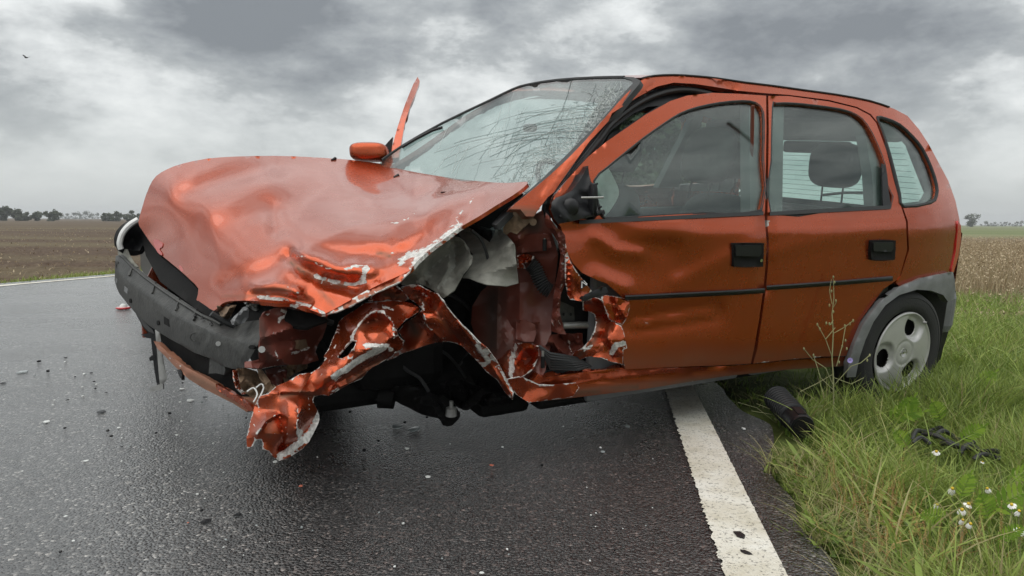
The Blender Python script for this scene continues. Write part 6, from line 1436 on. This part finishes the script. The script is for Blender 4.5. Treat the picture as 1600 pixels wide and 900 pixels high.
# ------------------------------------------------------------------ loose things
def hose():
    d0 = Pz(1222, 650, .0); p0 = Pd(1214, 622, cF.dot(Pz(1214, 658, -.02)-CAM)); p1 = Pd(1254, 668, cF.dot(Pz(1250, 700, -.04)-CAM))
    e = empty('corrugated_hose', (p0+p1)/2-Vector((0, 0, .03)), 'black corrugated plastic hose end lying at the grass edge behind the line', 'hose')
    ax = (p1-p0); L = ax.length; a = ax.normalized(); n = 60; pts = []; rad = []
    for i in range(n+1):
        q = i/n; pts.append(p0+ax*q)
        rad.append(.050+(.0035*(1 if (i//2) % 2 == 0 else -1)) if q < .68 else (.047 if q < .97 else .044))
    tube('ribbed_sleeve', pts[:42], .05, M['black'], e, seg=28, radii=rad[:42])
    tube('smooth_cuff', pts[42:], .047, M['black'], e, seg=28, radii=rad[42:])
    q = p1+a*.001; tube('cuff_opening', [q, q+a*.002], .036, M['dark'], e, seg=20)
    u_ = (cU-a*cU.dot(a)).normalized(); c = p0+ax*.84+u_*.047
    V, Fc = boxg(c, (L*.22, .030, .006), [a, a.cross(u_).normalized(), u_]); mesh_obj('raised_pad', V, Fc, M['black'], e, smooth=False)
hose()
def rubber_strip():
    c0 = Pz(1480, 712, -.03); e = empty('rubber_strip', c0, 'tangled black rubber trim strip lying in the tall grass', 'rubber strip')
    def P(x, y, h=.05):
        p = Pz(x, y+12, -.03); return p+Vector((0, 0, h))
    for pts in ([(1423,700),(1430,688),(1442,681),(1458,680),(1470,684)], [(1460,694),(1472,688),(1488,688),(1500,697),(1515,700)], [(1425,705),(1438,700),(1452,702)], [(1498,722),(1510,712),(1528,710),(1540,716),(1558,724)], [(1470,705),(1485,712),(1500,706),(1520,700)], [(1520,732),(1535,728),(1550,722),(1559,726)], [(1440,690),(1465,698),(1490,702),(1530,712)]):
        p = smooth_poly(pts, 2, False); tube('strip_loop', [P(x, y, .055+.012*math.sin(i*.5)) for i, (x, y) in enumerate(p)], .0085, M['rubber'], e, seg=7)
rubber_strip()
# round red reflector lying beyond the beam, and the broken pieces on the road
M['pale'] = simple('pale_plastic', (.66, .68, .66), .3, var=.1); M['orangechip'] = simple('orange_paint_flake', (.55, .16, .10), .4)
M['greyp'] = simple('grey_glass', (.30, .33, .33), .15, var=.2)
c = Pz(193, 484, 0.0); e = empty('lamp_cup', c, 'round red and white lamp cup lying on the road beyond the bumper beam', 'lamp')
def ring_mesh(c, prof, n=24):
    V = []; Fc = []; m = len(prof)
    for k in range(n):
        t = 2*math.pi*k/n
        for r, z in prof: V.append(c+Vector((r*math.cos(t), r*math.sin(t), z)))
    for k in range(n):
        for j in range(m-1): Fc.append((k*m+j, ((k+1) % n)*m+j, ((k+1) % n)*m+j+1, k*m+j+1))
    return V, Fc
mesh_obj('red_rim', *ring_mesh(c, [(.0, .005), (.05, .005), (.062, .012), (.064, .022), (.05, .026), (.03, .024)]), M['redlens'], e)
mesh_obj('white_dome', *ring_mesh(c, [(.032, .022), (.028, .04), (.015, .052), (.0, .055)]), M['pale'], e)
def shard(px, py, w, mat, label, cat, seed, group=None, th=.3, asp=.5, name='broken_piece'):
    r = random.Random(seed); c = Pz(px, py, 0.0); s = w/FL*cF.dot(c-CAM); n = r.randint(5, 7); V = []; rot = r.uniform(-.5, .5)
    for k in range(n):
        a = 2*math.pi*k/n; q = r.uniform(.6, 1.1)*s*.5; x = q*math.cos(a); y = q*math.sin(a)*asp*2
        V.append(Vector((c.x+x*math.cos(rot)-y*math.sin(rot), c.y+x*math.sin(rot)+y*math.cos(rot), .004+s*th*.1)))
    top = [v+Vector((-s*.05, 0, s*th*r.uniform(.5, 1.2))) for v in V]; c1 = sum(top, Vector())/n+Vector((0, 0, s*th*.35))
    Fc = [(i, (i+1) % n, n+(i+1) % n, n+i) for i in range(n)]+[tuple(range(n))[::-1]]+[(n+i, n+(i+1) % n, 2*n) for i in range(n)]
    o = mesh_obj(name, V+top+[c1], Fc, mat, smooth=False, loc=c); tag(o, label, cat, group); return o
big = [(5, 600, 14, 'black', 'black plastic block on the road at the left picture edge'), (158, 645, 19, 'black', 'black torn scrap lying left of the hanging bracket'), (73, 661, 16, 'pale', 'pale curved shard with a dark underside, left of the torn scrap'),
       (134, 722, 12, 'pale', 'bright white chip alone on the open road at left'), (298, 627, 18, 'pale', 'flat pale shard below the hanging bracket'), (320, 622, 11, 'black', 'dark scrap just right of the flat pale shard'), (285, 609, 12, 'pale', 'small pale shard right of the bracket foot'),
       (166, 615, 7, 'black', 'small upright black crumb above the black torn scrap'), (103, 560, 10, 'black', 'thin dark sliver on the bright road, upper left'), (143, 584, 9, 'black', 'dark chip on the bright road behind the scraps'), (186, 670, 8, 'pale', 'pale chip between bracket and torn wing, left one'),
       (669, 747, 12, 'pale', 'pale rectangular shard on the dark road below the wheel well'), (636, 703, 9, 'pale', 'pale shard with dark slot, below the control arm'), (768, 729, 10, 'orangechip', 'pinkish orange paint flake on the dark road, right of centre'), (980, 668, 13, 'greyp', 'greenish glass piece on the road left of the line'),
       (943, 708, 9, 'greyp', 'small ring shaped glass bit left of the line'), (621, 669, 20, 'greyp', 'dull grey flap lying below the control arm, left of two'), (648, 673, 22, 'greyp', 'dull grey flap lying below the control arm, right of two'), (470, 762, 9, 'orangechip', 'small red flake below the torn wing tip'),
       (430, 724, 9, 'pale', 'white chip fallen right under the torn wing tip'), (370, 807, 14, 'black', 'thin black sliver in the left foreground'), (322, 817, 22, 'black', 'long thin black sliver in the left foreground'), (103, 809, 8, 'pale', 'pale chip in the lower left foreground'),
       (753, 898, 9, 'pale', 'pale stone at the bottom edge of the picture'), (190, 700, 8, 'black', 'dark crumb on the left road behind the white chip'), (320, 781, 5, 'pale', 'lone tiny pale bit below the torn wing tip'), (294, 819, 5, 'orangechip', 'tiny red bit left of the long black sliver'), (1162, 672, 10, 'pale', 'white scrap on the broken asphalt beside the hose'), (1157, 839, 22, 'black', 'dark flat leaf-shaped piece on the white line, upper one'), (1166, 866, 16, 'black', 'dark flat leaf-shaped piece on the white line, lower one'), (35, 583, 20, 'greyp', 'bent grey wire-like scrap at far left')]
for i, (px, py, w, mt, lb) in enumerate(big): shard(px, py, w*(.72 if px < 400 else .9), M[mt], lb, 'debris', 100+i, th=.09 if w > 10 else .16, asp=.8 if w > 12 else .6)
rr2 = random.Random(33)
for k in range(120):
    px = rr2.uniform(20, 1060) if k % 3 else rr2.uniform(60, 420); py = rr2.uniform(560, 890) if k % 3 else rr2.uniform(560, 700)
    if k % 4 == 0: shard(px, py, rr2.uniform(3, 6), M['black'], 'tiny dark crumb lying on the wet road', 'debris', 300+k, 'tiny dark crumbs on the road', th=.5, asp=.7, name='crumb')
    else: shard(px, py, rr2.uniform(2, 4.5), M['pale'] if k % 2 else M['greyp'], 'tiny pale glass crumb lying on the wet road', 'debris', 300+k, 'tiny pale glass crumbs on the road', th=.4, asp=.7, name='crumb')

# ------------------------------------------------------------------ air: thin haze that fades the far trees
def haze():
    x, y0, y1, z0, z1 = 1400, -60, 1500, -1.6, 18
    V = [(a, b, c) for a in (-x, x) for b in (y0, y1) for c in (z0, z1)]
    me_f = [(0, 1, 3, 2), (4, 6, 7, 5), (0, 4, 5, 1), (2, 3, 7, 6), (0, 2, 6, 4), (1, 5, 7, 3)]
    m = bpy.data.materials.new('haze_air'); m.use_nodes = True; t = m.node_tree; t.nodes.clear()
    pv = N(t, 'ShaderNodeVolumePrincipled'); pv.inputs['Color'].default_value = (.93, .96, 1, 1); pv.inputs['Density'].default_value = .0006; pv.inputs['Anisotropy'].default_value = .2
    o = N(t, 'ShaderNodeOutputMaterial'); t.links.new(pv.outputs[0], o.inputs['Volume'])
    h = mesh_obj('haze', V, me_f, m, smooth=False); tag(h, kind='stuff')
haze()
